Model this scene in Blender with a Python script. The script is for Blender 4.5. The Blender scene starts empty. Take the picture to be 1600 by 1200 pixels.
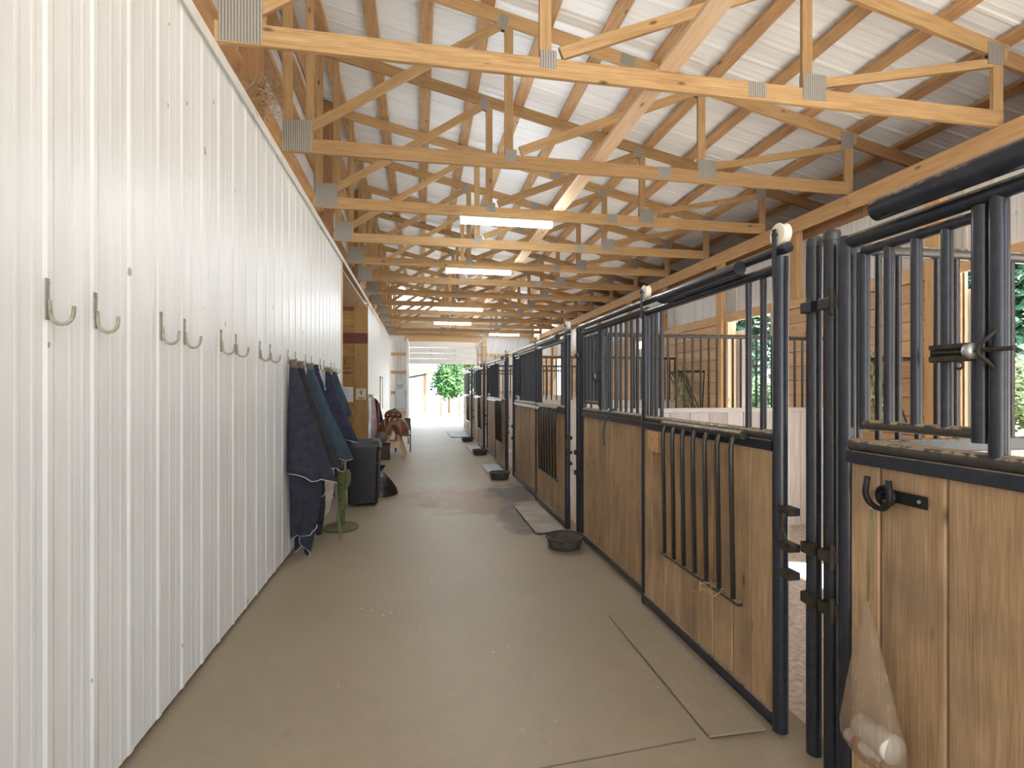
import bpy, bmesh, math, random
from mathutils import Vector, Matrix, Euler
random.seed(7)
scene = bpy.context.scene
C = scene.collection

# ------------------------------------------------------------------ camera
cam_d = bpy.data.cameras.new('camera'); cam = bpy.data.objects.new('camera', cam_d); C.objects.link(cam)
cam.location = (0, 0, 1.68)
cam.rotation_euler = (math.radians(90), 0, math.radians(-10.1))
cam_d.sensor_width = 36; cam_d.lens = 36*802/1600; cam_d.shift_y = 7/1600
cam_d.clip_start = 0.05; cam_d.clip_end = 500
scene.camera = cam

# ------------------------------------------------------------------ world, sun, exposure
w = bpy.data.worlds.new('sky'); scene.world = w; w.use_nodes = True
bg = w.node_tree.nodes['Background']
bg.inputs['Color'].default_value = (0.80, 0.90, 1.0, 1); bg.inputs['Strength'].default_value = 2.2
sun_d = bpy.data.lights.new('sun_offscreen', 'SUN'); sun_d.energy = 16.0; sun_d.angle = math.radians(1.0); sun_d.color = (1, .96, .89)
sun = bpy.data.objects.new('sun_offscreen', sun_d); C.objects.link(sun)
sun.rotation_euler = Vector((-0.62, 0.22, -0.76)).to_track_quat('-Z', 'Y').to_euler()
TUBE_POWER = 42.0
vs = scene.view_settings
vs.view_transform = 'Standard'; vs.look = 'None'; vs.gamma = 1; vs.use_curve_mapping = False
vs.exposure = 1.17
scene.cycles.max_bounces = 10; scene.cycles.diffuse_bounces = 7; scene.cycles.glossy_bounces = 3
scene.cycles.transparent_max_bounces = 12; scene.cycles.sample_clamp_indirect = 8

# ------------------------------------------------------------------ materials
def nodes(name):
    m = bpy.data.materials.new(name); m.use_nodes = True
    t = m.node_tree; return m, t, t.nodes['Principled BSDF']
def ramp(t, fac, stops):
    r = t.nodes.new('ShaderNodeValToRGB'); t.links.new(fac, r.inputs['Fac'])
    e = r.color_ramp.elements
    while len(e) < len(stops): e.new(0.5)
    for i, (p, c) in enumerate(stops):
        e[i].position = p; e[i].color = (*c, 1) if len(c) == 3 else c
    return r.outputs['Color']
def noise(t, vec, scale, detail=4, rough=.55, dist=0):
    n = t.nodes.new('ShaderNodeTexNoise'); n.inputs['Scale'].default_value = scale
    n.inputs['Detail'].default_value = detail; n.inputs['Roughness'].default_value = rough; n.inputs['Distortion'].default_value = dist
    if vec is not None: t.links.new(vec, n.inputs['Vector'])
    return n.outputs['Fac']
def mapping(t, vec, scale, loc=(0, 0, 0)):
    m = t.nodes.new('ShaderNodeMapping'); m.inputs['Scale'].default_value = scale; m.inputs['Location'].default_value = loc
    t.links.new(vec, m.inputs['Vector']); return m.outputs['Vector']
def coord(t, shift=True):
    tc = t.nodes.new('ShaderNodeTexCoord').outputs['Object']
    if not shift: return tc
    oi = t.nodes.new('ShaderNodeObjectInfo')
    k = t.nodes.new('ShaderNodeMath'); k.operation = 'MULTIPLY'; k.inputs[1].default_value = 37.0
    t.links.new(oi.outputs['Random'], k.inputs[0])
    a = t.nodes.new('ShaderNodeVectorMath'); a.operation = 'ADD'
    t.links.new(tc, a.inputs[0]); t.links.new(k.outputs[0], a.inputs[1]); return a.outputs[0]
def mixc(t, fac, a, b, mode='MIX'):
    m = t.nodes.new('ShaderNodeMix'); m.data_type = 'RGBA'; m.blend_type = mode
    for s, v in ((m.inputs[0], fac), (m.inputs[6], a), (m.inputs[7], b)):
        if hasattr(v, 'is_linked'): t.links.new(v, s)
        elif isinstance(v, (int, float)): s.default_value = v
        else: s.default_value = (*v, 1)
    return m.outputs[2]
def bump(t, b, h, strength=.3, dist=.01):
    n = t.nodes.new('ShaderNodeBump'); n.inputs['Strength'].default_value = strength; n.inputs['Distance'].default_value = dist
    t.links.new(h, n.inputs['Height']); t.links.new(n.outputs['Normal'], b.inputs['Normal'])
def plain(name, col, rough=.6, metal=0.0, nscale=0, var=.2, bmp=0):
    m, t, b = nodes(name); b.inputs['Roughness'].default_value = rough; b.inputs['Metallic'].default_value = metal
    if nscale:
        f = noise(t, coord(t), nscale)
        c = ramp(t, f, [(.25, tuple(x*(1-var) for x in col)), (.75, tuple(min(1, x*(1+var)) for x in col))])
        t.links.new(c, b.inputs['Base Color'])
        if bmp: bump(t, b, f, bmp)
    else: b.inputs['Base Color'].default_value = (*col, 1)
    return m
def wood(name, dark, mid, light, rough=.7, knots=True, dirt=0.0):
    m, t, b = nodes(name); v = coord(t)
    g = noise(t, mapping(t, v, (1.0, 13, 13)), 2.2, 6, .6, .4)
    c = ramp(t, g, [(.28, dark), (.5, mid), (.72, light)])
    fine = noise(t, mapping(t, v, (1.5, 60, 60)), 3, 3)
    c = mixc(t, .45, c, ramp(t, fine, [(.36, dark), (.64, light)]))
    if knots:
        vo = t.nodes.new('ShaderNodeTexVoronoi'); vo.inputs['Scale'].default_value = 1.0
        t.links.new(mapping(t, v, (2.2, 5.5, 5.5)), vo.inputs['Vector'])
        k = ramp(t, vo.outputs['Distance'], [(.04, (1, 1, 1)), (.11, (0, 0, 0))])
        c = mixc(t, k, c, tuple(x*.45 for x in dark))
    oi = t.nodes.new('ShaderNodeObjectInfo')
    tint = ramp(t, oi.outputs['Random'], [(0, (.76, .74, .72)), (1, (1.0, 1.0, 1.0))])
    c = mixc(t, 1.0, c, tint, 'MULTIPLY')
    if dirt:
        d = noise(t, mapping(t, v, (2, 2, 2), (4, 1, 7)), 1.3, 5)
        c = mixc(t, ramp(t, d, [(.45, (0, 0, 0)), (.75, (dirt, dirt, dirt))]), c, (.12, .09, .065))
    t.links.new(c, b.inputs['Base Color']); b.inputs['Roughness'].default_value = rough
    bump(t, b, g, .15, .004)
    return m
M = {}
M['truss'] = wood('truss_lumber', (.27, .155, .06), (.43, .265, .115), (.55, .355, .17))
M['purlin'] = wood('purlin_lumber', (.36, .19, .08), (.60, .36, .17), (.74, .50, .28), dirt=.3)
M['pale'] = wood('pale_lumber', (.62, .42, .25), (.76, .56, .37), (.84, .66, .47))
M['beam'] = wood('beam_lumber', (.40, .22, .085), (.54, .32, .14), (.64, .41, .20))
M['stall'] = wood('stall_board', (.25, .155, .078), (.42, .275, .15), (.56, .39, .235), .62, True, .6)
M['wallboard'] = wood('wall_board', (.50, .30, .15), (.64, .41, .22), (.72, .50, .29))
M['white_wood'] = wood('pale_partition_board', (.44, .40, .38), (.58, .54, .52), (.68, .65, .63), .7, False)
M['post'] = wood('post_timber', (.25, .125, .055), (.36, .19, .085), (.46, .26, .12))
M['panel_wood'] = wood('alcove_board', (.34, .185, .06), (.48, .28, .10), (.58, .36, .15))
M['red_wood'] = wood('red_board', (.15, .05, .035), (.20, .07, .05), (.24, .09, .06), .7, False)
M['grey_wood'] = wood('grey_board', (.13, .11, .10), (.19, .165, .15), (.25, .22, .2), .8, False)

def white_metal(name, col, dirty=.5, rough=.38):
    m, t, b = nodes(name); v = coord(t)
    tc = t.nodes.new('ShaderNodeTexCoord').outputs['Object']
    st = noise(t, mapping(t, v, (7, 7, .7)), 1.6, 5)
    c = ramp(t, st, [(.3, tuple(x*.9 for x in col)), (.6, col)])
    sp = t.nodes.new('ShaderNodeTexVoronoi'); sp.inputs['Scale'].default_value = 1; sp.inputs['Randomness'].default_value = 1
    t.links.new(mapping(t, v, (5.5, 5.5, 3.2)), sp.inputs['Vector'])
    sz = noise(t, mapping(t, v, (2, 2, 2)), 3, 2)
    lt = t.nodes.new('ShaderNodeMath'); lt.operation = 'MULTIPLY'; lt.inputs[1].default_value = .21
    t.links.new(sz, lt.inputs[0])
    cmp = t.nodes.new('ShaderNodeMath'); cmp.operation = 'LESS_THAN'
    wob = t.nodes.new('ShaderNodeMath'); wob.operation = 'ADD'
    t.links.new(sp.outputs['Distance'], wob.inputs[0])
    wn = t.nodes.new('ShaderNodeMath'); wn.operation = 'MULTIPLY'; wn.inputs[1].default_value = .12
    t.links.new(noise(t, mapping(t, v, (30, 30, 9)), 3, 3), wn.inputs[0]); t.links.new(wn.outputs[0], wob.inputs[1])
    t.links.new(wob.outputs[0], cmp.inputs[0]); t.links.new(lt.outputs[0], cmp.inputs[1])
    f = t.nodes.new('ShaderNodeMath'); f.operation = 'MULTIPLY'; f.inputs[1].default_value = dirty; t.links.new(cmp.outputs[0], f.inputs[0])
    c = mixc(t, f.outputs[0], c, (.22, .2, .16))
    t.links.new(c, b.inputs['Base Color']); b.inputs['Roughness'].default_value = rough
    return m
M['wall_metal'] = white_metal('white_wall_sheet', (.76, .785, .79), .75)
M['trim_metal'] = white_metal('white_trim', (.74, .74, .71), .4)
M['roof_metal'] = white_metal('roof_sheet', (.87, .915, .96), .25, .42)
M['upper_metal'] = white_metal('grey_sheet', (.66, .67, .69), .3)
M['out_metal'] = white_metal('outer_wall_sheet', (.62, .61, .59), .5)
M['door_white'] = plain('overhead_door_white', (.82, .82, .81), .45, 0, 2, .05)
M['galv'] = plain('galvanized', (.42, .43, .43), .42, .75, 14, .25)
M['elec'] = plain('electrical_grey', (.48, .52, .56), .5, .2, 3, .08)

def steel(name, base, dust, amount):
    m, t, b = nodes(name); v = coord(t)
    geo = t.nodes.new('ShaderNodeNewGeometry'); sx = t.nodes.new('ShaderNodeSeparateXYZ'); t.links.new(geo.outputs['True Normal'], sx.inputs[0])
    n = noise(t, mapping(t, v, (9, 9, 9)), 4, 5)
    up = t.nodes.new('ShaderNodeMath'); up.operation = 'MULTIPLY_ADD'; up.inputs[1].default_value = .75; t.links.new(sx.outputs['Z'], up.inputs[0]); t.links.new(n, up.inputs[2])
    k = ramp(t, up.outputs[0], [(.90, (0, 0, 0)), (1.14, (amount,)*3)])
    c = mixc(t, k, ramp(t, n, [(.3, base), (.8, tuple(x*1.9+.006 for x in base))]), dust)
    t.links.new(c, b.inputs['Base Color'])
    r = ramp(t, k, [(0, (.28,)*3), (.6, (.85,)*3)]); t.links.new(r, b.inputs['Roughness'])
    return m
M['steel'] = steel('black_steel', (.010, .013, .021), (.24, .19, .13), .9)
M['rail'] = steel('dusty_steel_rail', (.03, .028, .026), (.30, .235, .15), 1.0)
M['grille'] = steel('worn_steel', (.022, .02, .018), (.2, .15, .1), .7)
M['hook'] = plain('weathered_hook', (.30, .28, .22), .6, .2, 30, .4)
M['rust'] = plain('rusty_iron', (.05, .042, .032), .7, .5, 20, .6)
M['black_iron'] = plain('black_iron', (.012, .012, .013), .5, .3, 12, .4)
M['nylon'] = plain('nylon_wheel', (.72, .68, .56), .5, 0, 6, .12)
M['rubber'] = plain('black_rubber', (.025, .024, .022), .75, 0, 10, .4)
M['bowl'] = plain('rubber_feed_pan', (.06, .052, .042), .8, 0, 9, .5)
M['bin'] = plain('black_plastic_bin', (.009, .009, .012), .42, 0, 6, .4)
M['bin_lid'] = plain('dusty_plastic_lid', (.05, .048, .052), .6, 0, 5, .6)
M['poly'] = plain('black_poly_bag', (.012, .012, .013), .25, 0, 18, .5, .6)
M['navy'] = plain('navy_blanket', (.022, .025, .052), .92, 0, 14, .45, .2)
M['slate'] = plain('slate_blanket', (.023, .025, .040), .92, 0, 14, .45, .2)
M['charcoal'] = plain('charcoal_blanket', (.022, .021, .024), .92, 0, 14, .45, .2)
M['teal'] = plain('teal_blanket', (.028, .055, .075), .9, 0, 10, .3, .2)
M['cream'] = plain('cream_lining', (.50, .45, .36), .9, 0, 9, .25, .2)
M['dkblue'] = plain('dark_blue_blanket', (.014, .018, .055), .9, 0, 12, .35, .2)
M['piping'] = plain('grey_piping', (.42, .41, .40), .85)
M['velcro'] = plain('brown_collar', (.14, .11, .085), .95, 0, 20, .4)
M['cactus'] = plain('green_sisal', (.085, .12, .035), .95, 0, 40, .5, .5)
M['cactus_top'] = plain('dusty_sisal', (.13, .12, .06), .95, 0, 40, .4, .5)
M['leather'] = plain('brown_leather', (.17, .065, .03), .4, 0, 8, .45)
M['dk_leather'] = plain('dark_leather', (.05, .03, .02), .5, 0, 8, .4)
M['canvas'] = plain('grey_pad', (.14, .125, .12), .95, 0, 12, .35, .2)
M['olive'] = plain('olive_fabric', (.11, .12, .065), .9, 0, 9, .2)
M['silver'] = plain('silver_conchos', (.7, .7, .68), .25, 1)
M['paper'] = plain('white_paper', (.78, .8, .86), .8)
M['cream_paper'] = plain('cream_card', (.72, .68, .52), .8)
M['ink'] = plain('dark_ink', (.03, .035, .03), .8)
M['blue_ink'] = plain('blue_ink', (.08, .09, .25), .8)
M['sign_brown'] = plain('brown_sign', (.20, .10, .035), .7)
M['sign_text'] = plain('sign_lettering', (.62, .45, .25), .7)
M['switch'] = plain('switch_plate', (.66, .64, .6), .5)
M['red_cloth'] = plain('maroon_cloth', (.24, .07, .08), .9, 0, 9, .4)
M['pink_cloth'] = plain('striped_cloth', (.55, .42, .42), .9, 0, 7, .3)
M['black_cloth'] = plain('black_cloth', (.02, .02, .027), .9, 0, 9, .4)
M['blue_web'] = plain('blue_webbing', (.03, .075, .13), .85)
M['straw'] = plain('straw', (.46, .36, .18), .9, 0, 6, .3)
M['hay'] = plain('hay', (.30, .27, .13), .95, 0, 9, .4)
M['nest'] = plain('nest_straw', (.34, .22, .12), .95, 0, 6, .3)
M['leaf'] = plain('leaf_green', (.035, .11, .022), .6, 0, 1.5, .5)
M['leaf_pale'] = plain('leaf_pale_green', (.12, .17, .06), .6, 0, 1.5, .4)
M['leaf_dark'] = plain('conifer_green', (.025, .085, .045), .7, 0, 1.2, .5)
M['bark'] = plain('bark', (.12, .085, .06), .9, 0, 8, .4)
M['stucco'] = plain('pale_siding', (.78, .77, .74), .8, 0, 2, .05)
M['teal_roof'] = plain('pale_teal_roof', (.35, .55, .55), .5, 0, 2, .08)
M['fascia'] = plain('brown_fascia', (.30, .15, .09), .8)
M['gravel'] = plain('pale_gravel', (.60, .57, .51), .95, 0, 6, .15)
M['sand'] = plain('stall_bedding', (.58, .51, .45), .95, 0, 25, .4, .5)
M['twine'] = plain('green_twine', (.16, .17, .08), .9)
M['bottle'] = plain('white_plastic', (.62, .6, .55), .5)
M['red_label'] = plain('red_label', (.45, .12, .08), .6)
m, t, b = nodes('net_mesh'); b.inputs['Base Color'].default_value = (.34, .25, .165, 1); b.inputs['Roughness'].default_value = .8
st = noise(t, mapping(t, coord(t, False), (60, 60, 3)), 1, 2); t.links.new(ramp(t, st, [(.35, (.36,)*3), (.7, (.58,)*3)]), b.inputs['Alpha']); M['net'] = m
m, t, b = nodes('tube_glow'); b.inputs['Base Color'].default_value = (1, 1, 1, 1); b.inputs['Emission Color'].default_value = (.90, .96, 1.0, 1); b.inputs['Emission Strength'].default_value = TUBE_POWER; M['glow'] = m
# nail-plate: galvanised with pressed rows
m, t, b = nodes('nail_plate'); b.inputs['Metallic'].default_value = .35; b.inputs['Roughness'].default_value = .55
wv = t.nodes.new('ShaderNodeTexWave'); wv.inputs['Scale'].default_value = 16; wv.bands_direction = 'X'; wv.inputs['Distortion'].default_value = .6
t.links.new(coord(t, False), wv.inputs['Vector'])
t.links.new(ramp(t, wv.outputs['Fac'], [(.2, (.19, .175, .15)), (.7, (.36, .34, .31))]), b.inputs['Base Color']); bump(t, b, wv.outputs['Fac'], .5, .004); M['plate'] = m
# concrete
m, t, b = nodes('concrete_floor'); tc = coord(t, False)
n1 = noise(t, tc, .55, 5, .6); n2 = noise(t, tc, 9, 6, .7); n3 = noise(t, tc, 120, 2)
c = ramp(t, n1, [(.3, (0.243, 0.195, 0.132)), (.7, (0.329, 0.266, 0.187))])
c = mixc(t, .35, c, ramp(t, n2, [(.3, (0.207, 0.166, 0.115)), (.7, (0.378, 0.316, 0.228))]))
c = mixc(t, .2, c, ramp(t, n3, [(.3, (0.146, 0.115, 0.079)), (.7, (0.414, 0.356, 0.269))]))
vo = t.nodes.new('ShaderNodeTexVoronoi'); vo.inputs['Scale'].default_value = 11; t.links.new(tc, vo.inputs['Vector'])
msk = noise(t, tc, 1.7, 3)
sz = ramp(t, msk, [(.45, (0, 0, 0)), (.75, (0.158, 0.149, 0.129))])
lt = t.nodes.new('ShaderNodeMath'); lt.operation = 'LESS_THAN'; t.links.new(vo.outputs['Distance'], lt.inputs[0]); t.links.new(sz, lt.inputs[1])
c = mixc(t, lt.outputs[0], c, (0.511, 0.448, 0.328))
def blob(cx, cy, rx, ry, col, amt):
    global c
    mp = mapping(t, tc, (1/rx, 1/ry, 1), (-cx/rx, -cy/ry, 0))
    wob = t.nodes.new('ShaderNodeVectorMath'); wob.operation = 'ADD'; t.links.new(mp, wob.inputs[0])
    nn = t.nodes.new('ShaderNodeTexNoise'); nn.inputs['Scale'].default_value = 2.3; nn.inputs['Detail'].default_value = 5; t.links.new(tc, nn.inputs['Vector'])
    sb = t.nodes.new('ShaderNodeVectorMath'); sb.operation = 'SUBTRACT'; sb.inputs[1].default_value = (.5, .5, .5); t.links.new(nn.outputs['Color'], sb.inputs[0])
    sc2 = t.nodes.new('ShaderNodeVectorMath'); sc2.operation = 'SCALE'; sc2.inputs['Scale'].default_value = 1.6; t.links.new(sb.outputs[0], sc2.inputs[0])
    t.links.new(sc2.outputs[0], wob.inputs[1])
    ln = t.nodes.new('ShaderNodeVectorMath'); ln.operation = 'LENGTH'; t.links.new(wob.outputs[0], ln.inputs[0])
    k = ramp(t, ln.outputs['Value'], [(.6, (amt,)*3), (1.0, (0, 0, 0))]); c = mixc(t, k, c, col)
blob(.85, 7.6, 1.0, 1.0, (.20, .105, .042), .8)
blob(1.5, 8.2, .55, .9, (.055, .038, .03), .9)
blob(1.22, 6.6, .28, 1.0, (.08, .055, .042), .75)
blob(.2, 8.3, .9, .8, (.25, .15, .075), .6)
blob(1.2, 10.5, .6, 2.0, (.27, .19, .11), .5)
t.links.new(c, b.inputs['Base Color'])
t.links.new(ramp(t, n2, [(.3, (.40,)*3), (.7, (.60,)*3)]), b.inputs['Roughness']); bump(t, b, n3, .12, .003); M['floor'] = m
M['mat'] = plain('worn_plywood_ramp', (.30, .26, .21), .75, 0, 4, .25)
M['steel_plate'] = plain('pale_ramp', (.42, .43, .45), .6, 0, 4, .15)

# ------------------------------------------------------------------ builders
CACHE = {}
def mesh_from(name, verts, faces, mat, smooth=False):
    me = bpy.data.meshes.new(name); me.from_pydata([tuple(v) for v in verts], [], faces); me.update()
    if mat: me.materials.append(M[mat] if isinstance(mat, str) else mat)
    if smooth:
        for p in me.polygons: p.use_smooth = True
    return me
def box_mesh(L, W, T, mat, ch=None):
    """bar along local X, chamfered long edges"""
    key = ('b', round(L, 4), round(W, 4), round(T, 4), mat, ch)
    if key in CACHE: return CACHE[key]
    if ch is None: ch = min(W, T)*.09
    y, z, c_ = W/2, T/2, ch
    sec = [(-y+c_, -z), (y-c_, -z), (y, -z+c_), (y, z-c_), (y-c_, z), (-y+c_, z), (-y, z-c_), (-y, -z+c_)]
    v = [(s*L/2, a, b_) for s in (-1, 1) for a, b_ in sec]
    f = [(i, (i+1) % 8, 8+(i+1) % 8, 8+i) for i in range(8)] + [tuple(range(7, -1, -1)), tuple(range(8, 16))]
    f = [tuple(reversed(q)) for q in f] if False else f
    me = mesh_from('bar', v, f, mat); fixn(me); CACHE[key] = me; return me
def fixn(me):
    bm = bmesh.new(); bm.from_mesh(me); bmesh.ops.recalc_face_normals(bm, faces=bm.faces); bm.to_mesh(me); bm.free()
def cyl_mesh(r, L, mat, seg=14):
    key = ('c', round(r, 4), round(L, 4), mat, seg)
    if key in CACHE: return CACHE[key]
    v = [(s*L/2, r*math.cos(2*math.pi*i/seg), r*math.sin(2*math.pi*i/seg)) for s in (-1, 1) for i in range(seg)]
    f = [(i, (i+1) % seg, seg+(i+1) % seg, seg+i) for i in range(seg)]
    v = v+v   # caps get vertices of their own so the side shading stays straight
    me = mesh_from('tube', v, f+[tuple(range(3*seg-1, 2*seg-1, -1)), tuple(range(3*seg, 4*seg))], mat); fixn(me)
    for p in me.polygons: p.use_smooth = len(p.vertices) == 4
    CACHE[key] = me; return me
def frame_x(p0, p1, up=(0, 0, 1)):
    p0, p1 = Vector(p0), Vector(p1); x = (p1-p0).normalized(); u = Vector(up)
    if abs(x.dot(u)) > .98: u = Vector((0, 1, 0)) if abs(x.y) < .9 else Vector((1, 0, 0))
    y = u.cross(x).normalized(); z = x.cross(y)
    m_ = Matrix((x, y, z)).transposed().to_4x4(); m_.translation = (p0+p1)/2; return m_
def put(name, me, mw=None, parent=None):
    o = bpy.data.objects.new(name, me); C.objects.link(o)
    mw = mw or Matrix()
    if parent is not None:
        o.parent = parent; o.matrix_basis = WM[parent.name].inverted() @ mw
    else: o.matrix_basis = mw
    WM[o.name] = mw.copy(); return o
WM = {}
def bar(name, p0, p1, side, up_size, mat, parent=None, up=(0, 0, 1), ch=None):
    """box bar from p0 to p1; 'side' = size across, 'up_size' = size along the up hint"""
    L = (Vector(p1)-Vector(p0)).length
    return put(name, box_mesh(L, side, up_size, mat, ch), frame_x(p0, p1, up), parent)
def tube(name, p0, p1, r, mat, parent=None, seg=14):
    return put(name, cyl_mesh(r, (Vector(p1)-Vector(p0)).length, mat, seg), frame_x(p0, p1), parent)
def block(name, lo, hi, mat, parent=None, ch=None):
    """axis-aligned box with its long side along local X"""
    lo, hi = Vector(lo), Vector(hi); d = hi-lo; c_ = (lo+hi)/2
    ax = max(range(3), key=lambda i: d[i]); e = Vector((0, 0, 0)); e[ax] = d[ax]/2
    if ax == 2: mw = frame_x(c_-e, c_+e, (1, 0, 0)); side, ups = d[1], d[0]
    elif ax == 1: mw = frame_x(c_-e, c_+e); side, ups = d[0], d[2]
    else: mw = frame_x(c_-e, c_+e); side, ups = d[1], d[2]
    return put(name, box_mesh(d[ax], side, ups, mat, ch), mw, parent)
def polytube(name, pts, r, mat, parent=None, seg=8, closed=False, rel=None):
    """smooth bent rod through pts"""
    pts = [Vector(p) for p in pts]; o = sum(pts, Vector())/len(pts); n = len(pts); v = []; f = []
    prev = None
    for i, p in enumerate(pts):
        a = pts[(i-1) % n] if (closed or i > 0) else p; b_ = pts[(i+1) % n] if (closed or i < n-1) else p
        d = (b_-a).normalized()
        if prev is None: u = d.orthogonal().normalized()
        else:
            u = (prev-d*prev.dot(d)); u = u.normalized() if u.length > 1e-5 else d.orthogonal().normalized()
        prev = u; w_ = d.cross(u); rr = r[i] if isinstance(r, (list, tuple)) else r
        v += [p-o+(u*math.cos(2*math.pi*k/seg)+w_*math.sin(2*math.pi*k/seg))*rr for k in range(seg)]
    m_ = n if closed else n-1
    for i in range(m_):
        for k in range(seg):
            a, b_ = i*seg, ((i+1) % n)*seg
            f.append((a+k, a+(k+1) % seg, b_+(k+1) % seg, b_+k))
    if not closed: f += [tuple(range(seg-1, -1, -1)), tuple(range((n-1)*seg, n*seg))]
    me = mesh_from(name, v, f, mat, True); fixn(me)
    return put(name, me, Matrix.Translation(o), parent)
def lathe(name, prof, mat, loc, parent=None, seg=28, axis='Z'):
    v = []; f = []; n = len(prof)
    for i in range(seg):
        a = 2*math.pi*i/seg
        for r, z in prof: v.append((r*math.cos(a), r*math.sin(a), z))
    for i in range(seg):
        for k in range(n-1):
            a, b_ = i*n, ((i+1) % seg)*n
            f.append((a+k, b_+k, b_+k+1, a+k+1))
    me = mesh_from(name, v, f, mat, True); fixn(me)
    bm = bmesh.new(); bm.from_mesh(me); bmesh.ops.remove_doubles(bm, verts=bm.verts, dist=1e-5); bm.to_mesh(me); bm.free()
    R = Matrix.Rotation(math.pi/2, 4, 'Y') if axis == 'X' else Matrix.Rotation(math.pi/2, 4, 'X') if axis == 'Y' else Matrix()
    return put(name, me, Matrix.Translation(loc) @ R, parent)
def grid_mesh(name, fn, nu, nv, mat, parent=None, loc=(0, 0, 0), thick=0, closed_u=False):
    v = [Vector(fn(i/(nu-1 if not closed_u else nu), j/(nv-1))) for j in range(nv) for i in range(nu)]
    f = []
    for j in range(nv-1):
        for i in range(nu if closed_u else nu-1):
            a = j*nu+i; b_ = j*nu+(i+1) % nu; f.append((a, b_, b_+nu, a+nu))
    me = mesh_from(name, v, f, mat, True); o = put(name, me, Matrix.Translation(loc), parent)
    if thick:
        s_ = o.modifiers.new('thickness', 'SOLIDIFY'); s_.thickness = thick; s_.offset = 0
    return o
def tag(o, label, cat, group=None, kind=None):
    o['label'] = label; o['category'] = cat
    if group: o['group'] = group
    if kind: o['kind'] = kind
    return o
def thing(name, loc, label, cat, group=None, kind=None):
    o = bpy.data.objects.new(name, None); C.objects.link(o); o.empty_display_size = .1
    o.location = loc; WM[o.name] = Matrix.Translation(loc)
    return tag(o, label, cat, group, kind)
def structure(name, loc=(0, 0, 0)):
    o = bpy.data.objects.new(name, None); C.objects.link(o); o.location = loc; WM[o.name] = Matrix.Translation(loc); o['kind'] = 'structure'; return o
def lettering(name, text, size, mw, mat, parent):
    cu = bpy.data.curves.new(name, 'FONT'); cu.body = text; cu.size = size; cu.extrude = .001; cu.align_x = 'LEFT'
    tmp = bpy.data.objects.new(name, cu); C.objects.link(tmp)
    dg = bpy.context.evaluated_depsgraph_get(); me = bpy.data.meshes.new_from_object(tmp.evaluated_get(dg))
    bpy.data.objects.remove(tmp); me.materials.clear(); me.materials.append(M[mat]); return put(name, me, mw, parent)
def ordinal(i): return ['first', 'second', 'third', 'fourth', 'fifth', 'sixth', 'seventh', 'eighth', 'ninth', 'tenth', 'eleventh', 'twelfth', 'thirteenth'][i]

# ------------------------------------------------------------------ dimensions
XL, XR, XO = -1.294, 1.75, 5.10          # left wall, stall fronts, outer wall
Y0, Y1 = -4.5, 23.3                       # barn ends
ZW = 3.82                                 # top of aisle wall
def zc(x): return 5.695-.215*x            # centre line of the top chords
def zroof(x): return zc(x)+.07+.05

# ------------------------------------------------------------------ ribbed sheet
def ribbed(width, height, mat, ribs=4, depth=.006, key=None):
    """sheet in local XZ plane (x: 0..width, z: 0..height), ribs stand out along -Y"""
    k = ('rib', width, height, mat, ribs)
    if k in CACHE: return CACHE[k]
    pr = []; p = width/ribs
    for i in range(ribs):
        a = i*p
        pr += [(a, 0), (a+p*.28, 0), (a+p*.31, .0012), (a+p*.36, .0012), (a+p*.39, 0), (a+p*.56, 0), (a+p*.59, .0012), (a+p*.64, .0012), (a+p*.67, 0),
               (a+p*.78, 0), (a+p*.84, depth), (a+p*.94, depth)]
    pr.append((width, 0))
    n = len(pr); v = [(x, -d, z) for z in (0, height) for x, d in pr]
    f = [(i, i+1, n+i+1, n+i) for i in range(n-1)]
    me = mesh_from('sheet', v, f, mat); CACHE[k] = me; return me
def face_aisle_right(x, y, z):   # local x -> +Y, local -Y -> +X   (sheet on the left wall looking to +X)
    return Matrix(((0, -1, 0, x), (1, 0, 0, y), (0, 0, 1, z), (0, 0, 0, 1)))
def face_aisle_left(x, y, z):    # local x -> -Y ... looking to -X
    return Matrix(((0, 1, 0, x), (-1, 0, 0, y), (0, 0, 1, z), (0, 0, 0, 1)))
def face_camera(x, y, z):        # local x -> +X, looking to -Y
    return Matrix.Translation((x, y, z))

# ------------------------------------------------------------------ setting: floor, ground
floor = structure('floor')
def cut(dx, dy, z):
    a = math.radians(4); return (.70+dx*math.cos(a)-dy*math.sin(a), 2.226+dx*math.sin(a)+dy*math.cos(a), z)
slot = [(-.60, -.006), (.60, -.006), (.60, .006), (-.60, .006)]
fm = mesh_from('slab', [(-4.2, Y0, 0), (1.9, Y0, 0), (1.9, Y1, 0), (-4.2, Y1, 0), (-4.2, Y0, -.15), (1.9, Y0, -.15), (1.9, Y1, -.15), (-4.2, Y1, -.15)]
               + [cut(*p, 0) for p in slot] + [cut(*p, -.04) for p in slot],
               [(0, 1, 9, 8), (1, 2, 10, 9), (2, 3, 11, 10), (3, 0, 8, 11), (8, 9, 13, 12), (9, 10, 14, 13), (10, 11, 15, 14), (11, 8, 12, 15), (12, 13, 14, 15),
                (4, 7, 6, 5), (0, 4, 5, 1), (1, 5, 6, 2), (2, 6, 7, 3), (3, 7, 4, 0)], 'floor')
put('concrete_slab', fm, None, floor)
gnd = bpy.data.objects.new('ground', mesh_from('ground', [(-150, -80, -.05), (150, -80, -.05), (150, 220, -.05), (-150, 220, -.05)], [(0, 1, 2, 3)], 'gravel')); C.objects.link(gnd); gnd['kind'] = 'structure'
put('stall_bedding_floor', mesh_from('bed', [(1.9, Y0, -.03), (XO, Y0, -.03), (XO, Y1, -.03), (1.9, Y1, -.03)], [(0, 1, 2, 3)], 'sand'), None, floor)

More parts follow.
